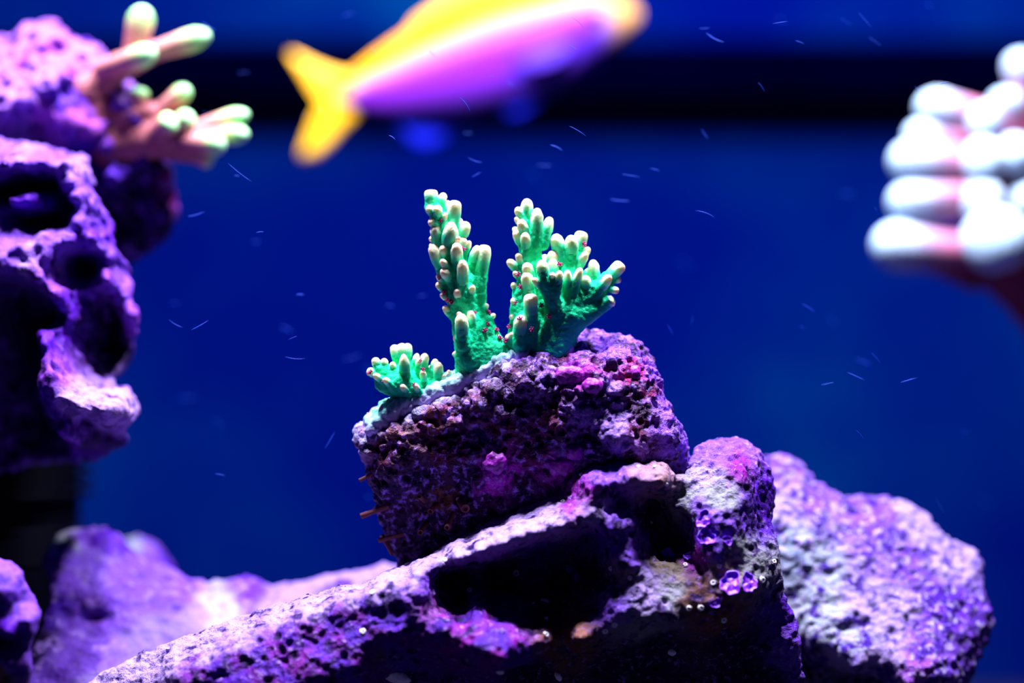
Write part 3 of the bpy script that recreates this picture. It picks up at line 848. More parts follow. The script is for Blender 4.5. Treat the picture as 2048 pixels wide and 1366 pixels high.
def nub(parent, base, tip, r, kind=0, d=D, mat=None, name='branchlet', meshes=None):
    a, t = P(*base, d=d) - cB, P(*tip, d=d) - cB
    a = a + (t - a) * 0.42
    r = r * 1.14
    L = (t - a).length
    me_ = {0: None, 1: NUB_FLAT, 2: NUB_POINT}[kind] or random.choice(NUB)
    o = link(name, me_, None, parent)
    s = r * sc(d)
    o.matrix_local = Matrix.Translation(a) @ rot_to(t - a) @ Matrix.Rotation(random.random() * 6.28, 4, 'Z') @ Matrix.Diagonal((s, s, L, 1))
    return o

POLYP = None
def polyp_mesh():
    V, Fc = [], []
    for k in range(6):
        a = 2 * math.pi * k / 6
        t = 0.0 if k == 0 else 0.75
        dr = Vector((math.cos(a) * t, math.sin(a) * t, 1 - 0.4 * t)).normalized()
        M3 = rot_to(dr)
        b0 = len(V)
        for z, rr_ in ((0, 0.22), (0.5, 0.24), (0.85, 0.20), (1.0, 0.06)):
            for j in range(6):
                q = 2 * math.pi * j / 6
                V.append(M3 @ Vector((rr_ * math.cos(q), rr_ * math.sin(q), z)))
        for i in range(3):
            for j in range(6):
                Fc.append((b0 + i * 6 + j, b0 + i * 6 + (j + 1) % 6, b0 + (i + 1) * 6 + (j + 1) % 6, b0 + (i + 1) * 6 + j))
        Fc.append(tuple(b0 + 18 + j for j in range(6)))
    return pyd('polyp', V, Fc)
POLYP = polyp_mesh()
POLYP.materials.append(M_polyp)

def polyp(parent, p, dirv, r):
    o = link('polyp', POLYP, None, parent)
    o['label'] = 'tiny reddish purple polyp tuft'
    s = r * 1e-4
    o.matrix_local = Matrix.Translation(P(*p) - cB) @ rot_to(dirv) @ Matrix.Rotation(random.random() * 6.28, 4, 'Z') @ Matrix.Diagonal((s, s, s, 1))

FINE = (('knob', 9, 1.6), ('n', 16, 1.6))
def longer(nubs, f=1.14):
    return [(a_, tuple(np.array(a_) + f * (np.array(t_) - np.array(a_))), r_, k_) for a_, t_, r_, k_ in nubs]

def stubs(nubs):
    """the lower part of every finger, fused into the branch itself"""
    out = []
    for a_, t_, r_, k_ in nubs:
        a_, t_ = np.array(a_, dtype=float), np.array(t_, dtype=float)
        out.append((tuple(a_), tuple(a_ + 0.60 * (t_ - a_)), r_ * 1.12, r_ * 0.94))
    return out

def coral_tint(vts, nubs):
    """tissue colour: green, paling to mint close to every growing finger"""
    near = np.zeros(len(vts))
    for a_, t_, r_, k_ in nubs:
        a_, t_ = np.array(a_, dtype=float), np.array(t_, dtype=float)
        d_ = np.sqrt(((vts - (a_ + 0.85 * (t_ - a_))) ** 2).sum(1))
        near = np.maximum(near, np.clip(1.15 - d_ / (r_ * 2.2), 0, 1))
    n_ = np.clip(near + 0.15 * fbm(vts, 20, 2, 1), 0, 1)[:, None]
    g0, g1, g2 = [np.array(lin(c)) for c in ((0, 206, 138), (24, 238, 176), (180, 250, 206))]
    return np.where(n_ < 0.55, g0 + (g1 - g0) * (n_ / 0.55), g1 + (g2 - g1) * ((n_ - 0.55) / 0.45))
# -- tall left branch
w0 = -5
capsL = [((955, 735, 10), (940, 665, 0), 44, 31), ((940, 665, 0), (925, 600, -4), 31, 26), ((925, 600, -4), (908, 540, -4), 27, 24), ((908, 540, -4), (896, 480, 0), 24, 19),
         ((896, 480, 0), (878, 440, 2), 19, 14), ((878, 440, 2), (864, 410, 3), 14, 10), ((985, 720, 0), (965, 660, 8), 24, 14), ((965, 660, 8), (955, 580, 6), 14, 13), ((955, 590, 0), (965, 530, -2), 14, 10),
         ((935, 715, -22), (928, 670, -34), 24, 16), ((925, 590, -15), (938, 560, -10), 18, 14), ((1000, 720, 0), (955, 735, 10), 22, 30), ((974, 640, 4), (1002, 704, -2), 9, 17), ((980, 700, -6), (1022, 704, -6), 17, 17)]
nubsL = [((863, 416, 0), (862, 384, 0), 12, 1), ((876, 420, 2), (887, 390, 4), 8, 0), ((884, 432, 4), (896, 405, 6), 6, 0), ((872, 436, -8), (858, 416, -16), 8, 0), ((876, 440, -10), (875, 416, -24), 9, 0),
         ((903, 468, -6), (910, 410, -14), 12.5, 1), ((880, 456, -8), (861, 443, -16), 8, 0), ((886, 460, -12), (891, 430, -18), 6, 0), ((879, 492, -4), (870, 457, -16), 10, 0), ((880, 485, 0), (861, 477, -4), 6, 0), ((880, 498, 0), (861, 491, -4), 6, 0),
         ((899, 505, -10), (903, 453, -34), 15, 2), ((912, 490, 0), (932, 450, -6), 12, 0), ((915, 506, -4), (927, 480, -14), 9, 0), ((926, 518, 0), (938, 486, -4), 6, 0), ((892, 556, -6), (867, 498, -16), 11.5, 0),
         ((896, 526, -12), (886, 497, -28), 8, 0), ((914, 545, -14), (914, 495, -42), 11, 0), ((938, 545, -4), (954, 498, -10), 9, 0), ((957, 570, -2), (969, 500, -6), 12.5, 1), ((904, 548, -18), (886, 524, -36), 7, 0),
         ((908, 570, -14), (888, 543, -34), 9, 0), ((926, 590, -18), (926, 530, -46), 10.5, 0), ((898, 570, -6), (877, 552, -12), 7, 0), ((898, 588, -4), (876, 569, -8), 7, 0), ((908, 606, -6), (884, 590, -12), 6, 0),
         ((924, 612, -20), (914, 584, -38), 7, 0), ((912, 640, -4), (890, 616, -12), 7, 0), ((926, 690, -44), (924, 636, -62), 12, 0), ((945, 660, -20), (942, 627, -36), 8, 0), ((962, 625, 2), (974, 610, 0), 5, 0),
         ((972, 645, 2), (988, 630, 0), 5, 0), ((925, 700, -10), (911, 674, -16), 6, 0), ((922, 720, -10), (909, 706, -16), 6, 0), ((930, 650, -24), (918, 628, -40), 6, 0), ((905, 500, -16), (917, 478, -36), 6, 0), ((938, 600, -18), (946, 575, -34), 6, 0),
         ((893, 520, -6), (872, 515, -14), 6, 0), ((985, 690, -4), (996, 672, -8), 5, 0), ((905, 470, 12), (918, 440, 26), 9, 0), ((888, 470, 14), (878, 445, 32), 8, 0), ((915, 530, 16), (925, 495, 38), 10, 0), ((925, 590, 20), (930, 555, 44), 9, 0),
         ((905, 560, 16), (890, 530, 36), 8, 0), ((935, 640, 24), (940, 605, 50), 9, 0)]
nubsL = longer(nubsL)
vts, Q, N = capsules(capsL + stubs(nubsL), ncore=len(capsL), res=2.2, k=12, disp=FINE, seed=2)
brL = link('branch', relmesh('branch', vts, Q, D, cB, coral_tint(vts, nubsL)), M_green, coral)
brL['label'] = 'tall left branch'
for a_, t_, r_, k_ in nubsL:
    nub(brL, a_, t_, r_, k_)
for p_, d_ in (((896, 602, -24), (-0.5, -1, 0.4)), ((902, 606, -26), (0.2, -1, 0.6)), ((926, 499, -22), (0.4, -1, 0.3)), ((947, 628, -26), (0.2, -0.8, 0.8)), ((975, 626, 0), (0.8, -0.4, 0.5)), ((973, 648, -6), (0.9, -0.6, 0.3)),
               ((970, 662, -16), (0.2, -1, 0.2)), ((992, 662, -6), (0.3, -0.5, 0.8)), ((1000, 678, -12), (0.2, -0.6, 0.8)), ((1012, 685, -14), (0, -0.7, 0.8)), ((882, 556, -14), (-0.8, -0.6, 0.3)), ((890, 585, -16), (-0.4, -1, 0.5)), ((882, 442, -16), (0.1, -1, 0.3))):
    polyp(brL, p_, d_, 8)

# -- broad right branch
capsR = [((1050, 712, 10), (1048, 620, 4), 40, 24), ((1048, 620, 4), (1062, 530, 2), 25, 20), ((1062, 530, 2), (1058, 450, 2), 20, 11), ((1060, 520, 2), (1072, 470, -6), 18, 12),
         ((1100, 700, 0), (1130, 630, -4), 48, 36), ((1130, 630, -4), (1140, 560, 0), 34, 26), ((1140, 560, 0), (1140, 510, 2), 26, 20), ((1130, 625, -4), (1190, 580, 0), 30, 22), ((1190, 580, 0), (1218, 556, 0), 20, 13),
         ((1150, 640, -8), (1212, 606, -6), 26, 13), ((1110, 625, -26), (1092, 570, -46), 17, 12), ((1092, 570, -46), (1084, 548, -52), 12, 11), ((1105, 600, -42), (1114, 566, -50), 9, 8), ((1010, 710, 0), (1050, 712, 10), 20, 30),
         ((1050, 590, -4), (1060, 640, -10), 22, 24), ((1085, 610, 0), (1100, 540, 0), 20, 13), ((1040, 690, -20), (1040, 650, -28), 15, 12), ((1060, 670, -20), (1061, 615, -28), 17, 12)]
nubsR = [((1052, 450, 0), (1054, 404, -4), 11, 0), ((1050, 445, -6), (1035, 419, -12), 8, 0), ((1072, 490, -8), (1074, 426, -16), 11.5, 0), ((1086, 490, 2), (1099, 441, 2), 9.5, 0), ((1050, 460, -8), (1033, 438, -14), 6, 0), ((1056, 480, -10), (1042, 446, -24), 9.5, 0),
         ((1048, 480, 0), (1029, 458, -4), 6.5, 0), ((1050, 500, -4), (1032, 466, -12), 9, 0), ((1054, 512, -14), (1050, 472, -30), 9, 0), ((1046, 550, -2), (1019, 524, -8), 8, 0), ((1052, 540, -8), (1036, 512, -18), 7, 0), ((1046, 562, -6), (1029, 546, -14), 6, 0),
         ((1062, 565, -16), (1053, 532, -34), 10, 0), ((1060, 596, -18), (1053, 552, -38), 11, 0), ((1042, 588, -4), (1026, 569, -10), 6.5, 0), ((1040, 622, -6), (1026, 600, -12), 7, 0), ((1061, 645, -30), (1061, 596, -44), 12.5, 1), ((1039, 688, -30), (1041, 638, -44), 12, 0),
         ((1036, 645, -6), (1022, 632, -10), 6, 0), ((1090, 570, -46), (1083, 528, -58), 11, 0), ((1112, 584, -46), (1118, 548, -58), 7.5, 0), ((1090, 584, -46), (1068, 561, -58), 6.5, 0), ((1102, 560, -46), (1104, 550, -60), 6, 0), ((1098, 548, -4), (1108, 507, -12), 11, 0), ((1112, 560, -18), (1104, 524, -30), 9, 0),
         ((1124, 522, -4), (1112, 475, -10), 12, 0), ((1144, 525, -8), (1142, 478, -22), 12, 0), ((1152, 515, 2), (1163, 469, 2), 12, 1), ((1156, 528, 0), (1176, 499, -4), 7, 0), ((1150, 548, -10), (1170, 510, -22), 8, 0), ((1134, 590, -22), (1134, 547, -38), 8, 0), ((1142, 596, -22), (1158, 544, -38), 8.5, 0),
         ((1190, 580, -2), (1186, 527, -6), 10.5, 0), ((1205, 570, 0), (1240, 532, 0), 12, 1), ((1192, 590, -14), (1216, 556, -32), 9, 0), ((1176, 592, -12), (1170, 556, -22), 9, 0), ((1205, 608, -6), (1226, 600, -8), 11, 0), ((1212, 575, -2), (1234, 582, -10), 7, 0), ((1222, 560, 0), (1240, 560, 0), 6, 0),
         ((1085, 560, 14), (1090, 515, 34), 9, 0), ((1060, 540, 16), (1050, 500, 34), 9, 0), ((1140, 540, 20), (1135, 495, 40), 11, 0), ((1170, 590, 18), (1185, 550, 42), 10, 0), ((1120, 620, 30), (1115, 575, 58), 11, 0), ((1050, 620, 20), (1040, 585, 44), 9, 0), ((1160, 560, 10), (1182, 540, 22), 7, 0),
         ((1015, 700, -8), (1018, 672, -18), 7, 0), ((1022, 690, -16), (1024, 668, -28), 6, 0)]
nubsR = longer(nubsR)
vts, Q, N = capsules(capsR + stubs(nubsR), ncore=len(capsR), res=2.4, k=12, disp=FINE, seed=5)
brR = link('branch', relmesh('branch', vts, Q, D, cB, coral_tint(vts, nubsR)), M_green, coral)
brR['label'] = 'broad right branch splitting into fingers'
for a_, t_, r_, k_ in nubsR:
    nub(brR, a_, t_, r_, k_)
for p_, d_ in (((1042, 575, -26), (-0.3, -1, 0.3)), ((1082, 612, -34), (0, -1, 0.3)), ((1098, 634, -44), (0, -1, 0.3)), ((1064, 660, -48), (0, -1, 0.2)), ((1020, 655, -10), (-0.5, -0.6, 0.7)), ((1037, 550, -20), (-0.2, -1, 0.2)), ((1034, 605, -16), (-0.6, -0.8, 0.1)),
               ((1118, 530, -28), (0.3, -1, 0.4)), ((1040, 640, -50), (-0.2, -0.4, 0.9)), ((1088, 487, 0), (0.8, -0.4, 0.2)), ((1166, 490, -8), (0.6, -0.8, 0.2)), ((1012, 683, -22), (-0.2, -0.8, 0.6))):
    polyp(brR, p_, d_, 8)

# -- low left branch
capsS = [((850, 800, -4), (800, 765, -10), 26, 28), ((800, 765, -10), (762, 742, -12), 28, 17), ((840, 780, 4), (803, 728, 8), 22, 16), ((860, 780, 0), (860, 748, 4), 18, 12), ((880, 780, -2), (878, 765, -4), 14, 10), ((770, 765, -12), (790, 770, -16), 20, 22), ((870, 790, 0), (930, 765, 6), 14, 10)]
nubsS = [((762, 742, -14), (750, 719, -18), 8, 0), ((772, 745, -16), (769, 720, -20), 7, 0), ((758, 750, -14), (738, 742, -22), 8, 0), ((790, 750, -18), (786, 727, -26), 6, 0), ((812, 758, -26), (809, 714, -40), 9.5, 2), ((808, 730, 4), (803, 692, 2), 11, 0),
         ((800, 732, 4), (788, 695, 2), 9.5, 0), ((812, 730, 6), (815, 692, 8), 9, 0), ((826, 740, 0), (834, 711, -2), 6, 0), ((844, 750, 0), (850, 712, -2), 8, 0), ((836, 748, -6), (838, 720, -14), 6, 0), ((864, 752, 0), (871, 722, 0), 7, 0), ((877, 775, -8), (877, 730, -12), 9, 0),
         ((772, 765, -30), (752, 750, -40), 6, 0), ((788, 775, -36), (772, 758, -48), 6, 0), ((820, 790, -28), (806, 772, -42), 6, 0), ((842, 790, -26), (832, 770, -40), 6, 0), ((850, 770, -14), (846, 744, -28), 6, 0), ((762, 758, 6), (752, 735, 20), 8, 0), ((815, 750, 20), (812, 715, 38), 8, 0), ((858, 770, 14), (862, 735, 28), 7, 0), ((900, 775, -8), (898, 744, -14), 5, 0), ((890, 780, -10), (888, 752, -18), 5, 0)]
nubsS = longer(nubsS)
vts, Q, N = capsules(capsS + stubs(nubsS), ncore=len(capsS), res=2.2, k=10, disp=FINE, seed=7)
brS = link('branch', relmesh('branch', vts, Q, D, cB, coral_tint(vts, nubsS)), M_green, coral)
brS['label'] = 'low spreading left branch'
for a_, t_, r_, k_ in nubsS:
    nub(brS, a_, t_, r_, k_)
for p_, d_ in (((840, 722, -14), (0, -1, 0.4)), ((846, 740, -26), (0.1, -1, 0.3)), ((744, 744, -26), (-0.5, -1, 0.2)), ((830, 770, -38), (0, -1, 0.3)), ((770, 762, -42), (0, -1, 0.3))):
    polyp(brS, p_, d_, 7)

# -- encrusting sheet along the rim of the block, with its beads
rim = [(748, 842), (780, 815), (810, 800), (840, 788), (875, 775), (905, 762), (935, 748), (965, 732), (1000, 716), (1040, 704), (1090, 698), (1130, 688)]
capsC = []
for (a_, b_) in zip(rim[:-1], rim[1:]):
    capsC.append(((a_[0], a_[1] + 12, -14), (b_[0], b_[1] + 12, -14), 17, 17))
    capsC.append(((a_[0], a_[1] + 4, 25), (b_[0], b_[1] + 4, 25), 18, 18))
vts, Q, N = capsules(capsC, 3.0, 12, disp=(('knob', 15, 5), ('n', 24, 5), ('knob', 8, 1.8)), seed=12)
g_ = np.clip((vts[:, 1] - np.interp(vts[:, 0], [p[0] for p in rim], [p[1] for p in rim]) + 14 + 10 * fbm(vts, 26, 2, 3)) / 34, 0, 1)[:, None]
side = np.clip((vts[:, 0] - 1000) / 100, 0, 1)[:, None]
tintc = (1 - g_) * np.array(lin((120, 226, 210))) + g_ * np.array(lin((196, 182, 240)))
tintc = tintc * (1 - side) + side * np.array(lin((196, 170, 232)))
crust = link('crust', relmesh('crust', vts, Q, D, cB, tintc), M_crust, coral)
crust['label'] = 'pale encrusting base with tiny bumps along the rim'
BEAD = lathe('corallite', [(-0.6, 1.0), (0.0, 1.0), (0.35, 0.98), (0.65, 0.82), (0.86, 0.55), (0.97, 0.28), (1.0, 0.1)], 10, 0.08, 3)
BEAD.materials.append(M_bead)
for k in range(64):
    t = (k + random.random()) / 64
    u = 752 + t * 270
    v = float(np.interp(u, [p[0] for p in rim], [p[1] for p in rim]))
    w = random.uniform(-34, 30)
    vv = v - 12 + (10 if w < -14 else 0) + max(0, -w - 14) * 0.5
    r_ = random.uniform(3.4, 6.0)
    o = link('corallite', BEAD, None, crust)
    dv = Vector((random.uniform(-0.3, 0.3), -0.3 + random.uniform(-0.3, 0.3), 1))
    o.matrix_local = Matrix.Translation(P(u, vv + 2, w) - cB) @ rot_to(dv) @ Matrix.Diagonal((r_ * 1e-4, r_ * 1e-4, r_ * 2.0e-4, 1))

# ------------------------------------------------------------------ growths on the plug rock
def surf_at(vts, N, u, v):
    """frontmost point of a rock near a photo pixel"""
    f = 1 + vts[:, 2] * 1e-4 / D
    k = np.argmin(((vts[:, 0] - 1024) / f + 1024 - u) ** 2 + ((vts[:, 1] - 683) / f + 683 - v) ** 2 + np.where(N[:, 2] > 0.2, 1e6, 0) + 0.02 * (vts[:, 2] + 400) ** 2 * 0.02)
    return vts[k], N[k]

M_cline = plain_mat('magenta_coralline', lin((140, 18, 160)), 0.5, 0.45, 0.45, 14, 0.0006)
M_cline2 = plain_mat('violet_coralline', lin((112, 20, 205)), 0.45, 0.5, 0.35, 12, 0.0005)
M_tube = plain_mat('worm_tube', lin((120, 62, 74)), 0.6, 0.3, 0.4, 8, 0.0003)
M_shell = plain_mat('white_shell', lin((232, 224, 232)), 0.35, 0.5, 0.15, 6, 0)

def lump_mesh(name, su, sv, sw, seed, amp=0.35):
    import bmesh
    bm = bmesh.new()
    bmesh.ops.create_icosphere(bm, subdivisions=4, radius=1)
    p = np.array([v.co[:] for v in bm.verts])
    q = p * np.array([su, sw, sv])
    f = 1 + amp * fbm(q, 12, 3, seed) + 0.12 * (1 - cells(q, 9, seed))
    q = q * f[:, None] * 1e-4
    for v, c in zip(bm.verts, q):
        v.co = c
    me = bpy.data.meshes.new(name)
    bm.to_mesh(me)
    bm.free()
    for pl in me.polygons:
        pl.use_smooth = True
    return me

for i, (u, v, su, sv, mt) in enumerate([(1138, 752, 30, 20, M_cline), (1185, 770, 18, 14, M_cline), (990, 926, 22, 20, M_cline), (1000, 952, 14, 16, M_cline), (1118, 930, 24, 20, M_cline), (1150, 905, 16, 14, M_cline),
                                        (1268, 748, 14, 16, M_cline), (920, 1000, 7, 6, M_shell)]):
    p, nn = surf_at(frag_v, frag_n, u, v)
    o = link('coralline_nodule' if mt is not M_shell else 'pale_nodule', lump_mesh('coralline_nodule', su, sv, 12, i + 2), mt, frag)
    o['label'] = 'magenta coralline crust lump' if mt is not M_shell else 'small white lump'
    o.location = P(p[0], p[1], p[2] + 1) - frag.location

TUBE = lathe('worm_tube', [(-0.4, 1.0), (0, 1.0), (0.4, 0.92), (0.75, 1.0), (0.97, 1.05), (1.0, 0.95), (0.98, 0.62), (0.80, 0.5)], 10, 0.12, 4)
TUBE.materials.append(M_tube)
for a_, t_, r_ in [((760, 1018, -2), (722, 1032, -10), 6), ((792, 1072, 2), (757, 1081, -6), 5), ((740, 950, 0), (719, 961, -4), 4), ((905, 1030, -20), (895, 1052, -60), 6), ((850, 1050, -10), (842, 1062, -50), 6), ((925, 1005, -30), (932, 1014, -58), 9),
                    ((870, 1012, -25), (862, 1020, -50), 6), ((770, 1082, 4), (786, 1107, -16), 5), ((850, 1000, -20), (840, 990, -46), 5)]:
    o = link('worm_tube', TUBE, None, frag)
    a, t = P(*a_) - frag.location, P(*t_) - frag.location
    s = r_ * 1e-4
    o.matrix_local = Matrix.Translation(a) @ rot_to(t - a) @ Matrix.Diagonal((s, s, (t - a).length, 1))

# ------------------------------------------------------------------ growths on the ledge rock
def ruffle(name, R, seed, lobes=5):
    rr = random.Random(seed)
    ph = [rr.random() * 6.28 for _ in range(4)]
    V, Fc = [], []
    n = 40
    rings = [(0.0, 0.25), (0.25, 0.30), (0.5, 0.10), (0.75, 0.16), (0.92, 0.42), (1.0, 0.50), (0.96, 0.38), (0.7, -0.1), (0.3, -0.4)]
    for t, z in rings:
        for j in range(n):
            a = 2 * math.pi * j / n
            rad = 1 + 0.16 * math.sin(2 * a + ph[0]) + 0.12 * math.sin(3 * a + ph[1]) + 0.07 * math.sin((lobes + 3) * a + ph[3])
            zz = z + 0.12 * t * math.sin(3 * a + ph[2]) + 0.06 * t * math.sin(7 * a + ph[0])
            V.append((R * t * rad * math.cos(a), R * t * rad * math.sin(a), R * zz * 0.8))
    for i in range(len(rings) - 1):
        for j in range(n):
            Fc.append((i * n + j, i * n + (j + 1) % n, (i + 1) * n + (j + 1) % n, (i + 1) * n + j))
    return pyd(name, V, Fc)

for i, (u, v, R_) in enumerate([(1462, 1168, 22), (1496, 1168, 18), (1432, 1208, 10), (1410, 1040, 16), (1415, 1075, 18), (1335, 1108, 14), (1378, 1112, 9), (1455, 1082, 9), (1142, 1140, 10), (1152, 1155, 8)]):
    p, nn = surf_at(base_v, base_n, u, v)
    o = link('coralline_plate', ruffle('coralline_plate', R_ * 1e-4, i, 4 + i % 3), M_cline2, base)
    o['label'] = 'ruffled violet coralline plate'
    nv = Vector((nn[0], nn[2], -nn[1])) + Vector((0, -0.8, 0.5))
    o.matrix_local = Matrix.Translation(P(p[0], p[1], p[2] - 2) - base.location) @ rot_to(nv) @ Matrix.Rotation(i * 1.3, 4, 'Z')

def coil(name, R, r, turns=1.35, n=22, m=7):
    V, Fc = [], []
    for i in range(n + 1):
        t = i / n
        a = t * turns * 2 * math.pi
        rad = R * (1 - 0.45 * t)
        c = Vector((rad * math.cos(a), rad * math.sin(a), 0.35 * R * t))
        q = r * (1 - 0.3 * t)
        er, ez = Vector((math.cos(a), math.sin(a), 0)), Vector((0, 0, 1))
        for j in range(m):
            b_ = 2 * math.pi * j / m
            V.append(c + er * (q * math.cos(b_)) + ez * (q * math.sin(b_)))
    for i in range(n):
        for j in range(m):
            Fc.append((i * m + j, i * m + (j + 1) % m, (i + 1) * m + (j + 1) % m, (i + 1) * m + j))
    Fc.append(tuple(range(m))[::-1])
    Fc.append(tuple(n * m + j for j in range(m)))
    return pyd(name, V, Fc)
COIL = coil('coiled_worm_shell', 1.0, 0.42)
COIL.materials.append(M_shell)
for i, (u, v, r_) in enumerate([(1428, 1166, 5), (1524, 1158, 5.5), (1548, 1124, 4.5), (1378, 1216, 4.5), (1403, 1215, 5), (1448, 1240, 5), (1228, 1250, 4.5), (1210, 1262, 5), (1370, 1128, 4), (1438, 1133, 4), (1222, 1136, 4), (1260, 1156, 4), (1302, 1045, 2.6),
                                 (1163, 948, 3.2), (1277, 931, 3), (1309, 932, 3), (1334, 969, 3.2), (1125, 1002, 4), (745, 1185, 4), (726, 1262, 5), (938, 1180, 5), (1033, 1146, 6), (1092, 1268, 5), (890, 1120, 4)]):
    p, nn = surf_at(base_v, base_n, u, v)
    o = link('coiled_worm_shell', COIL, None, base)
    s = r_ * 1e-4
    nv = Vector((nn[0], nn[2], -nn[1])) + Vector((0, -1.0, 0.3))
    o.matrix_local = Matrix.Translation(P(p[0], p[1], p[2] - 2) - base.location) @ rot_to(nv) @ Matrix.Rotation(i * 2.1, 4, 'Z') @ Matrix.Diagonal((s, s, s, 1))

for i, (u, v, su, sv, ang) in enumerate([(790, 1352, 30, 13, 0.35), (1090, 1201, 9, 4, 0.3), (1094, 1236, 5, 4, -0.3), (1343, 1303, 9, 7, 0.5), (1068, 1206, 4, 3, 0), (1000, 1344, 8, 5, 0.1), (1116, 1352, 10, 6, 0.9)]):
    p, nn = surf_at(base_v, base_n, u, v)
    o = link('shell_fragment', lump_mesh('shell_fragment', su, sv, sv, i + 20, 0.25), M_shell, base)
    o['label'] = 'white shell fragment'
    o.matrix_local = Matrix.Translation(P(p[0], p[1], p[2] - 2) - base.location) @ Matrix.Rotation(ang, 4, 'Y')

# ------------------------------------------------------------------ brown coral, upper left
def finger_coral(name, label, d, origin, trunk, fingers, mat_body, tip_stops, res, k=8, tipfrac=0.55):
    root = link(name, None)
    root.location = origin
    tag(root, label, 'coral')
    vts, Q, N = capsules(trunk, res, k, disp=(('n', 20, 2.0),), seed=5)
    me = mesh_np('trunk', PN(vts, d) - np.array(origin), Q)
    link('trunk', me, mat_body, root)
    mt = axis_mat(name + '_finger', tip_stops, 0.55, 14, 0.0003, 0.05)
    CL = lathe('branch', [(-0.2, 0.80), (0.0, 0.80), (0.25, 0.82), (0.5, 0.92), (0.66, 0.98), (0.78, 0.94), (0.88, 0.78), (0.95, 0.54), (0.99, 0.26), (1.0, 0.08)], 18, 0.06, 2)
    CL.materials.append(mt)
    for a_, t_, r_ in fingers:
        a, t = P(*a_, d=d) - origin, P(*t_, d=d) - origin
        o = link('branch', CL, None, root)
        s = r_ * sc(d)
        o.matrix_local = Matrix.Translation(a) @ rot_to(t - a) @ Matrix.Diagonal((s, s, (t - a).length, 1))
    return root

dC = 0.628
M_cbrown = plain_mat('brown_coral_tissue', lin((160, 88, 92)), 0.6, 0.3, 0.25, 16, 0.0003)
finger_coral('brown_coral', 'pinkish brown coral with pale green tips beside the craggy violet rock', dC, P(230, 260, 40, dC),
             [((170, 180, 40), (240, 130, 30), 34, 28), ((240, 130, 30), (300, 100, 30), 28, 24), ((200, 240, 40), (300, 225, 30), 34, 24), ((220, 290, 50), (340, 270, 20), 44, 38), ((340, 270, 20), (400, 280, 10), 34, 22), ((340, 290, 30), (395, 305, 40), 30, 22), ((170, 180, 40), (220, 290, 50), 40, 44)],
             [((262, 110, 30), (284, 8, 30), 29), ((290, 105, 30), (418, 66, 24), 25), ((215, 135, 0), (316, 106, -30), 25), ((320, 215, 30), (377, 172, 26), 21), ((270, 215, 30), (276, 172, 24), 22), ((375, 262, 20), (497, 226, 10), 21), ((400, 270, 10), (498, 270, -10), 21),
              ((380, 285, -10), (453, 294, -40), 25), ((340, 260, 0), (388, 232, -20), 22), ((380, 305, 30), (425, 318, 40), 22), ((320, 265, -10), (352, 240, -34), 24)],
             M_cbrown, [(0.0, (160, 90, 94)), (0.45, (182, 118, 108)), (0.62, (190, 176, 124)), (0.78, (144, 216, 124)), (1.0, (170, 232, 168))], 4.0)

# ------------------------------------------------------------------ white coral, right
dW = 0.700
M_wpink = plain_mat('pink_coral_tissue', lin((130, 44, 76)), 0.6, 0.3, 0.3, 30, 0.0004)
finger_coral('white_coral', 'pale coral with fat white club-shaped tips over a maroon pink stem', dW, P(2150, 700, 60, dW),
             [((2170, 700, 60), (2080, 590, 40), 70, 60), ((2080, 590, 40), (2030, 530, 40), 60, 56), ((2030, 530, 40), (1950, 530, 20), 52, 38), ((1950, 545, 20), (1880, 520, 10), 36, 30), ((2040, 540, 50), (2000, 400, 50), 70, 50), ((2000, 400, 50), (1985, 280, 50), 55, 36), ((2050, 420, 50), (2060, 200, 60), 50, 32),
              ((1990, 340, 40), (1920, 300, 30), 30, 26), ((2000, 420, 40), (1900, 400, 20), 34, 26), ((2010, 480, 20), (1990, 480, -20), 40, 34)],
             [((1980, 235, 30), (1836, 208, 20), 41), ((1950, 280, 30), (1812, 268, 20), 38), ((1960, 330, 10), (1778, 322, -10), 50), ((1950, 395, 0), (1774, 408, -20), 47), ((1930, 505, 0), (1742, 488, -30), 53), ((2010, 490, 10), (1962, 478, -110), 68), ((2020, 270, 30), (2016, 174, 20), 38),
              ((2060, 200, 50), (2044, 96, 40), 36), ((1990, 330, 0), (1942, 318, -60), 46), ((1990, 410, 0), (1938, 398, -60), 48), ((2050, 330, 10), (2008, 300, -60), 42), ((2060, 420, 10), (2040, 385, -60), 40), ((2000, 260, 20), (1950, 232, -30), 38), ((2080, 480, 10), (2090, 440, -80), 44), ((2100, 560, 0), (2110, 520, -70), 40)],
             M_wpink, [(0.0, (150, 60, 96)), (0.3, (170, 100, 130)), (0.5, (160, 140, 170)), (0.68, (176, 196, 214)), (1.0, (164, 196, 214))], 6.0, 14)

# rock that the white coral stands on, just right of the view
vf = vfloor(dW)
p_out = [(2070, 690), (2120, 660), (2200, 650), (2280, 690), (2310, 800), (2330, 1100), (2360, vf), (2090, vf), (2100, 1100), (2085, 800)]
p_rel = [(2100, 680, 40), (2200, 670, 40), (2280, 720, 40), (2150, 760, -40), (2230, 800, -50), (2200, 1000, -20), (2200, 1300, -50), (2200, vf, -40)]
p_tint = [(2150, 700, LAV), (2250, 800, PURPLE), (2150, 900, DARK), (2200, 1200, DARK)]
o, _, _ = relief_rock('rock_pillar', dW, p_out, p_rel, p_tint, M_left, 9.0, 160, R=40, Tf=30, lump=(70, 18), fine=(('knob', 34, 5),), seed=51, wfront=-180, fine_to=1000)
tag(o, 'purple rock pillar on which the white-tipped coral stands', 'rock')

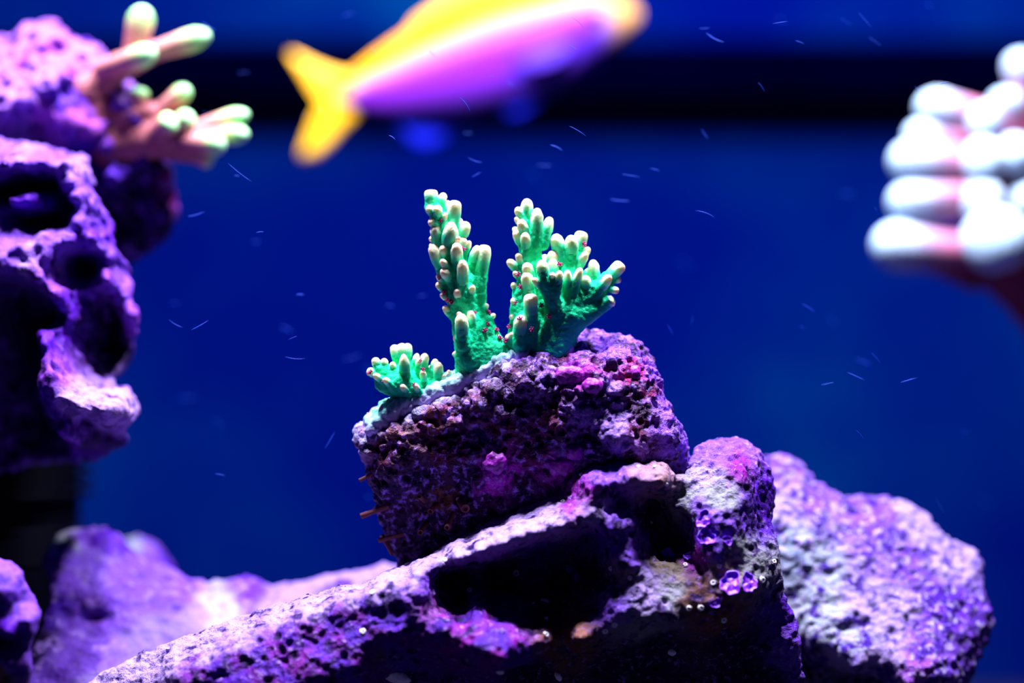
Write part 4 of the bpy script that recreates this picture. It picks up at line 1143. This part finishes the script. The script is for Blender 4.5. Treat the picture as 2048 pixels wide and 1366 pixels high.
# ------------------------------------------------------------------ fish
dFi = 0.80
fish = link('anthias_fish', None)
fo = P(970, 120, 0, dFi)
fish.location = fo
tag(fish, 'swimming fish with yellow back and tail and violet flank', 'fish')
st = np.array([(676, 162, 208, 10), (700, 148, 214, 14), (740, 116, 226, 22), (790, 80, 236, 32), (850, 42, 240, 44), (920, 8, 240, 54), (1000, -16, 228, 61), (1080, -28, 204, 63), (1140, -30, 168, 58), (1200, -24, 120, 46), (1240, -10, 84, 32), (1264, 4, 60, 19), (1277, 20, 42, 7)], dtype=float)
uu = np.concatenate([np.linspace(676, 1240, 60), np.linspace(1244, 1278, 14)])
V_, T_ = [], []
nseg = 36
yel, pink, mag, vio, blu, pea = [np.array(lin(c)) for c in ((236, 160, 0), (190, 96, 140), (120, 28, 170), (84, 36, 190), (44, 34, 120), (206, 150, 70))]
for u in uu:
    top, bot, hw = [np.interp(min(u, 1277), st[:, 0], st[:, k]) for k in (1, 2, 3)]
    for j in range(nseg):
        a = 2 * math.pi * j / nseg
        cv, sw = math.cos(a), math.sin(a)
        v = (top + bot) / 2 - (bot - top) / 2 * cv
        w = hw * math.copysign(abs(sw) ** 0.85, sw)
        V_.append((u, v, w))
        fr = (v - top) / (bot - top + 1e-6)
        yb = 0.36 - 0.16 * np.clip((u - 760) / 400, 0, 1) + 0.3 * np.clip((730 - u) / 60, 0, 1)
        stops = [(0, yel), (yb - 0.05, yel), (yb + 0.06, pink), (yb + 0.22, mag), (yb + 0.42, mag if u < 1020 else vio), (0.86, vio * 0.7), (1.0, blu)]
        xs = [s[0] for s in stops]
        c = np.array([np.interp(fr, xs, [s[1][q] for s in stops]) for q in range(3)])
        hd = np.clip((u - 1190 - 40 * (fr - 0.5)) / 50, 0, 1)
        c = c * (1 - hd) + pea * hd
        T_.append(c)
nR = len(uu)
Fq = []
for i in range(nR - 1):
    for j in range(nseg):
        Fq.append((i * nseg + j, i * nseg + (j + 1) % nseg, (i + 1) * nseg + (j + 1) % nseg, (i + 1) * nseg + j))
M_fish = tint_mat('fish_scales', 0.7, 12, 0.0002, 0.08, 0.12)
bodyv = PN(np.array(V_), dFi) - np.array(fo)
me = mesh_np('body', bodyv, np.array(Fq), np.array(T_))
import bmesh
bm = bmesh.new(); bm.from_mesh(me)
bmesh.ops.holes_fill(bm, edges=[e for e in bm.edges if e.is_boundary], sides=0)
bmesh.ops.recalc_face_normals(bm, faces=bm.faces)
for f_ in bm.faces: f_.smooth = True
bm.to_mesh(me); bm.free()
link('body', me, M_fish, fish)

def fin(name, outline, thick, mat, w=0.0, parent=fish, lean=0.0, label=None):
    """thin webbed fin: outline in photo pixels, thinning to the rim, with slight ray ripples"""
    import bmesh
    cu = sum(p[0] for p in outline) / len(outline)
    cv = sum(p[1] for p in outline) / len(outline)
    n = len(outline)
    V, Fc = [], []
    rings = [1.0, 0.8, 0.55, 0.25]
    for sgn in (-1, 1):
        for t in rings:
            for i, (u, v) in enumerate(outline):
                th = thick * (1 - t) ** 0.6 + 0.6 + 0.8 * math.sin(i * 2.4) * (1 - t)
                V.append(tuple(P(cu + (u - cu) * t, cv + (v - cv) * t, w + sgn * th + lean * (v - outline[0][1]), dFi) - fo))
        V.append(tuple(P(cu, cv, w + sgn * thick + lean * (cv - outline[0][1]), dFi) - fo))
    half = len(rings) * n + 1
    for s in (0, 1):
        o0 = s * half
        for r_ in range(len(rings) - 1):
            for i in range(n):
                q = (o0 + r_ * n + i, o0 + r_ * n + (i + 1) % n, o0 + (r_ + 1) * n + (i + 1) % n, o0 + (r_ + 1) * n + i)
                Fc.append(q if s == 0 else q[::-1])
        for i in range(n):
            q = (o0 + (len(rings) - 1) * n + i, o0 + (len(rings) - 1) * n + (i + 1) % n, o0 + half - 1)
            Fc.append(q if s == 0 else q[::-1])
    for i in range(n):
        Fc.append((i, half + i, half + (i + 1) % n, (i + 1) % n))
    me = pyd(name, V, Fc)
    bm = bmesh.new(); bm.from_mesh(me)
    bmesh.ops.recalc_face_normals(bm, faces=bm.faces)
    bm.to_mesh(me); bm.free()
    o = link(name, me, mat, parent)
    if label: o['label'] = label
    return o

M_finy = plain_mat('yellow_fin', lin((250, 180, 10)), 0.5, 0.4, 0.15, 30, 0)
M_finb = plain_mat('blue_fin', lin((8, 22, 170)), 0.6, 0.1, 0.2, 30, 0)
M_eye = plain_mat('fish_eye', lin((60, 20, 90)), 0.15, 0.6, 0.1, 30, 0)
fin('caudal_fin', [(700, 150), (668, 142), (630, 128), (600, 112), (580, 104), (588, 124), (606, 146), (630, 172), (646, 190), (646, 214), (634, 242), (618, 274), (602, 304), (606, 322), (632, 316), (660, 288), (690, 252), (716, 226), (724, 190)], 5, M_finy, label='forked yellow tail fin')
fin('dorsal_fin', [(800, 84), (830, 40), (880, 4), (940, -30), (1010, -58), (1080, -68), (1140, -62), (1180, -34), (1150, -14), (1080, -12), (1000, 2), (920, 26), (850, 60)], 4, M_finy, label='low yellow dorsal fin')
fin('anal_fin', [(780, 226), (800, 262), (828, 292), (856, 298), (890, 280), (918, 252), (936, 230), (900, 222), (840, 224)], 3, M_finb, label='blue anal fin')
for sg in (-1, 1):
    fin('pelvic_fin', [(1014, 206), (1004, 226), (1022, 236), (1046, 230), (1076, 208), (1096, 184), (1056, 192)], 3, M_finb, w=sg * 22, label='blue pelvic fin')
    fin('pectoral_fin', [(1130, 90), (1100, 96), (1060, 112), (1040, 132), (1052, 146), (1086, 142), (1120, 128), (1140, 108)], 2, plain_mat('violet_fin', lin((84, 40, 190)), 0.5, 0.4, 0.1, 30, 0), w=sg * 66, label='violet pectoral fin')
    e = link('eye', lathe('eye', [(0, 1.0), (0.25, 0.95), (0.45, 0.8), (0.6, 0.5), (0.66, 0.2)], 20), M_eye, fish)
    e.matrix_local = Matrix.Translation(P(1190, 36, sg * 43, dFi) - fo) @ rot_to((0.15, sg, 0)) @ Matrix.Scale(15 * sc(dFi), 4)

# ------------------------------------------------------------------ dark ribbed pump behind the left rocks
dP = 0.685
pump = link('circulation_pump', None)
pc = P(20, 1000, 0, dP)
pump.location = (pc.x, pc.y, 0)
tag(pump, 'dark ribbed cylinder standing in shadow behind the porous rock wall', 'pump')
M_pump = plain_mat('dark_ribbed_plastic', lin((0, 0, 16)), 0.6, 0.06, 0.2, 60, 0)
sP = sc(dP)
hP = P(0, 850, 0, dP).z
link('body', lathe('body', [(0, 132 * sP), (hP * 0.45, 132 * sP), (hP * 0.46, 138 * sP), (hP * 0.98, 138 * sP), (hP, 120 * sP), (hP, 60 * sP)], 40), M_pump, pump)
for k in range(9):
    z = P(0, 905 + k * 26, 0, dP).z
    rr_ = (165 if k < 4 else 142) * sP
    t_ = 6 * sP
    o = link('rib', lathe('rib', [(-t_, rr_ - 34 * sP), (-t_, rr_ - 4 * sP), (-t_ * 0.6, rr_), (t_ * 0.6, rr_), (t_, rr_ - 4 * sP), (t_, rr_ - 34 * sP)], 40), M_pump, pump)
    o.location = (0, 0, z)

# ------------------------------------------------------------------ drifting particles
rr = random.Random(5)
V, Fc = [], []
def fleck(p, dirv, L, r, bend):
    d = Vector(dirv).normalized()
    up = d.cross(Vector((0, 1, 0))).normalized()
    fw = d.cross(up)
    b0 = len(V)
    n, m_ = 6, 5
    for i in range(n + 1):
        t = i / n - 0.5
        c = p + d * (L * t) + up * (bend * L * (0.25 - t * t))
        q = r * math.sqrt(max(0.02, 1 - (2 * t) ** 2))
        for j in range(m_):
            a = 2 * math.pi * j / m_
            V.append(tuple(c + up * (q * math.cos(a)) + fw * (q * math.sin(a))))
    for i in range(n):
        for j in range(m_):
            Fc.append((b0 + i * m_ + j, b0 + i * m_ + (j + 1) % m_, b0 + (i + 1) * m_ + (j + 1) % m_, b0 + (i + 1) * m_ + j))
known = [(1113, 296, 28, -25), (1262, 351, 38, -8), (1410, 268, 24, -55), (1712, 753, 38, -25), (1410, 428, 40, -20), (392, 428, 36, 15), (440, 950, 20, -10), (784, 275, 16, -35), (1155, 262, 40, -30), (930, 210, 38, -55), (1384, 640, 20, 80), (1145, 95, 22, -35), (480, 345, 60, -38),
         (1730, 40, 40, -50), (1430, 75, 40, -30), (1340, 660, 26, -60), (590, 715, 40, -5), (1720, 870, 26, -50), (1880, 1010, 40, -60), (1600, 85, 20, -20), (1310, 340, 20, -15), (520, 465, 16, 5), (400, 650, 40, 30), (760, 790, 40, -40), (950, 320, 30, -20), (1240, 400, 40, -5), (660, 880, 40, 60), (1560, 45, 30, 10), (600, 590, 16, 0)]
for u, v, L_, a_ in known:
    d_ = D + rr.uniform(-0.012, 0.02)
    s = sc(d_)
    a = math.radians(a_)
    fleck(P(u, v, 0, d_), (math.cos(a), rr.uniform(-0.2, 0.2), math.sin(a)), L_ * s, rr.uniform(0.5, 1.0) * s, rr.uniform(-0.3, 0.3))
for k in range(70):
    d_ = rr.uniform(0.50, 0.70)
    s = sc(d_)
    a = math.radians(rr.uniform(-60, 30))
    fleck(P(rr.uniform(330, 2040), rr.uniform(10, 1100), 0, d_), (math.cos(a), 0.1, math.sin(a)), rr.uniform(8, 36) * s, rr.uniform(0.35, 0.7) * s, rr.uniform(-0.3, 0.3))
M_fleck = plain_mat('drifting_matter', lin((12, 56, 170)), 0.6, 0.2, 0.1, 30, 0)
o = link('drifting_particles', pyd('drifting_particles', V, Fc), M_fleck)
tag(o, 'fine pale blue particles drifting in the tank water', 'particles', kind='stuff')
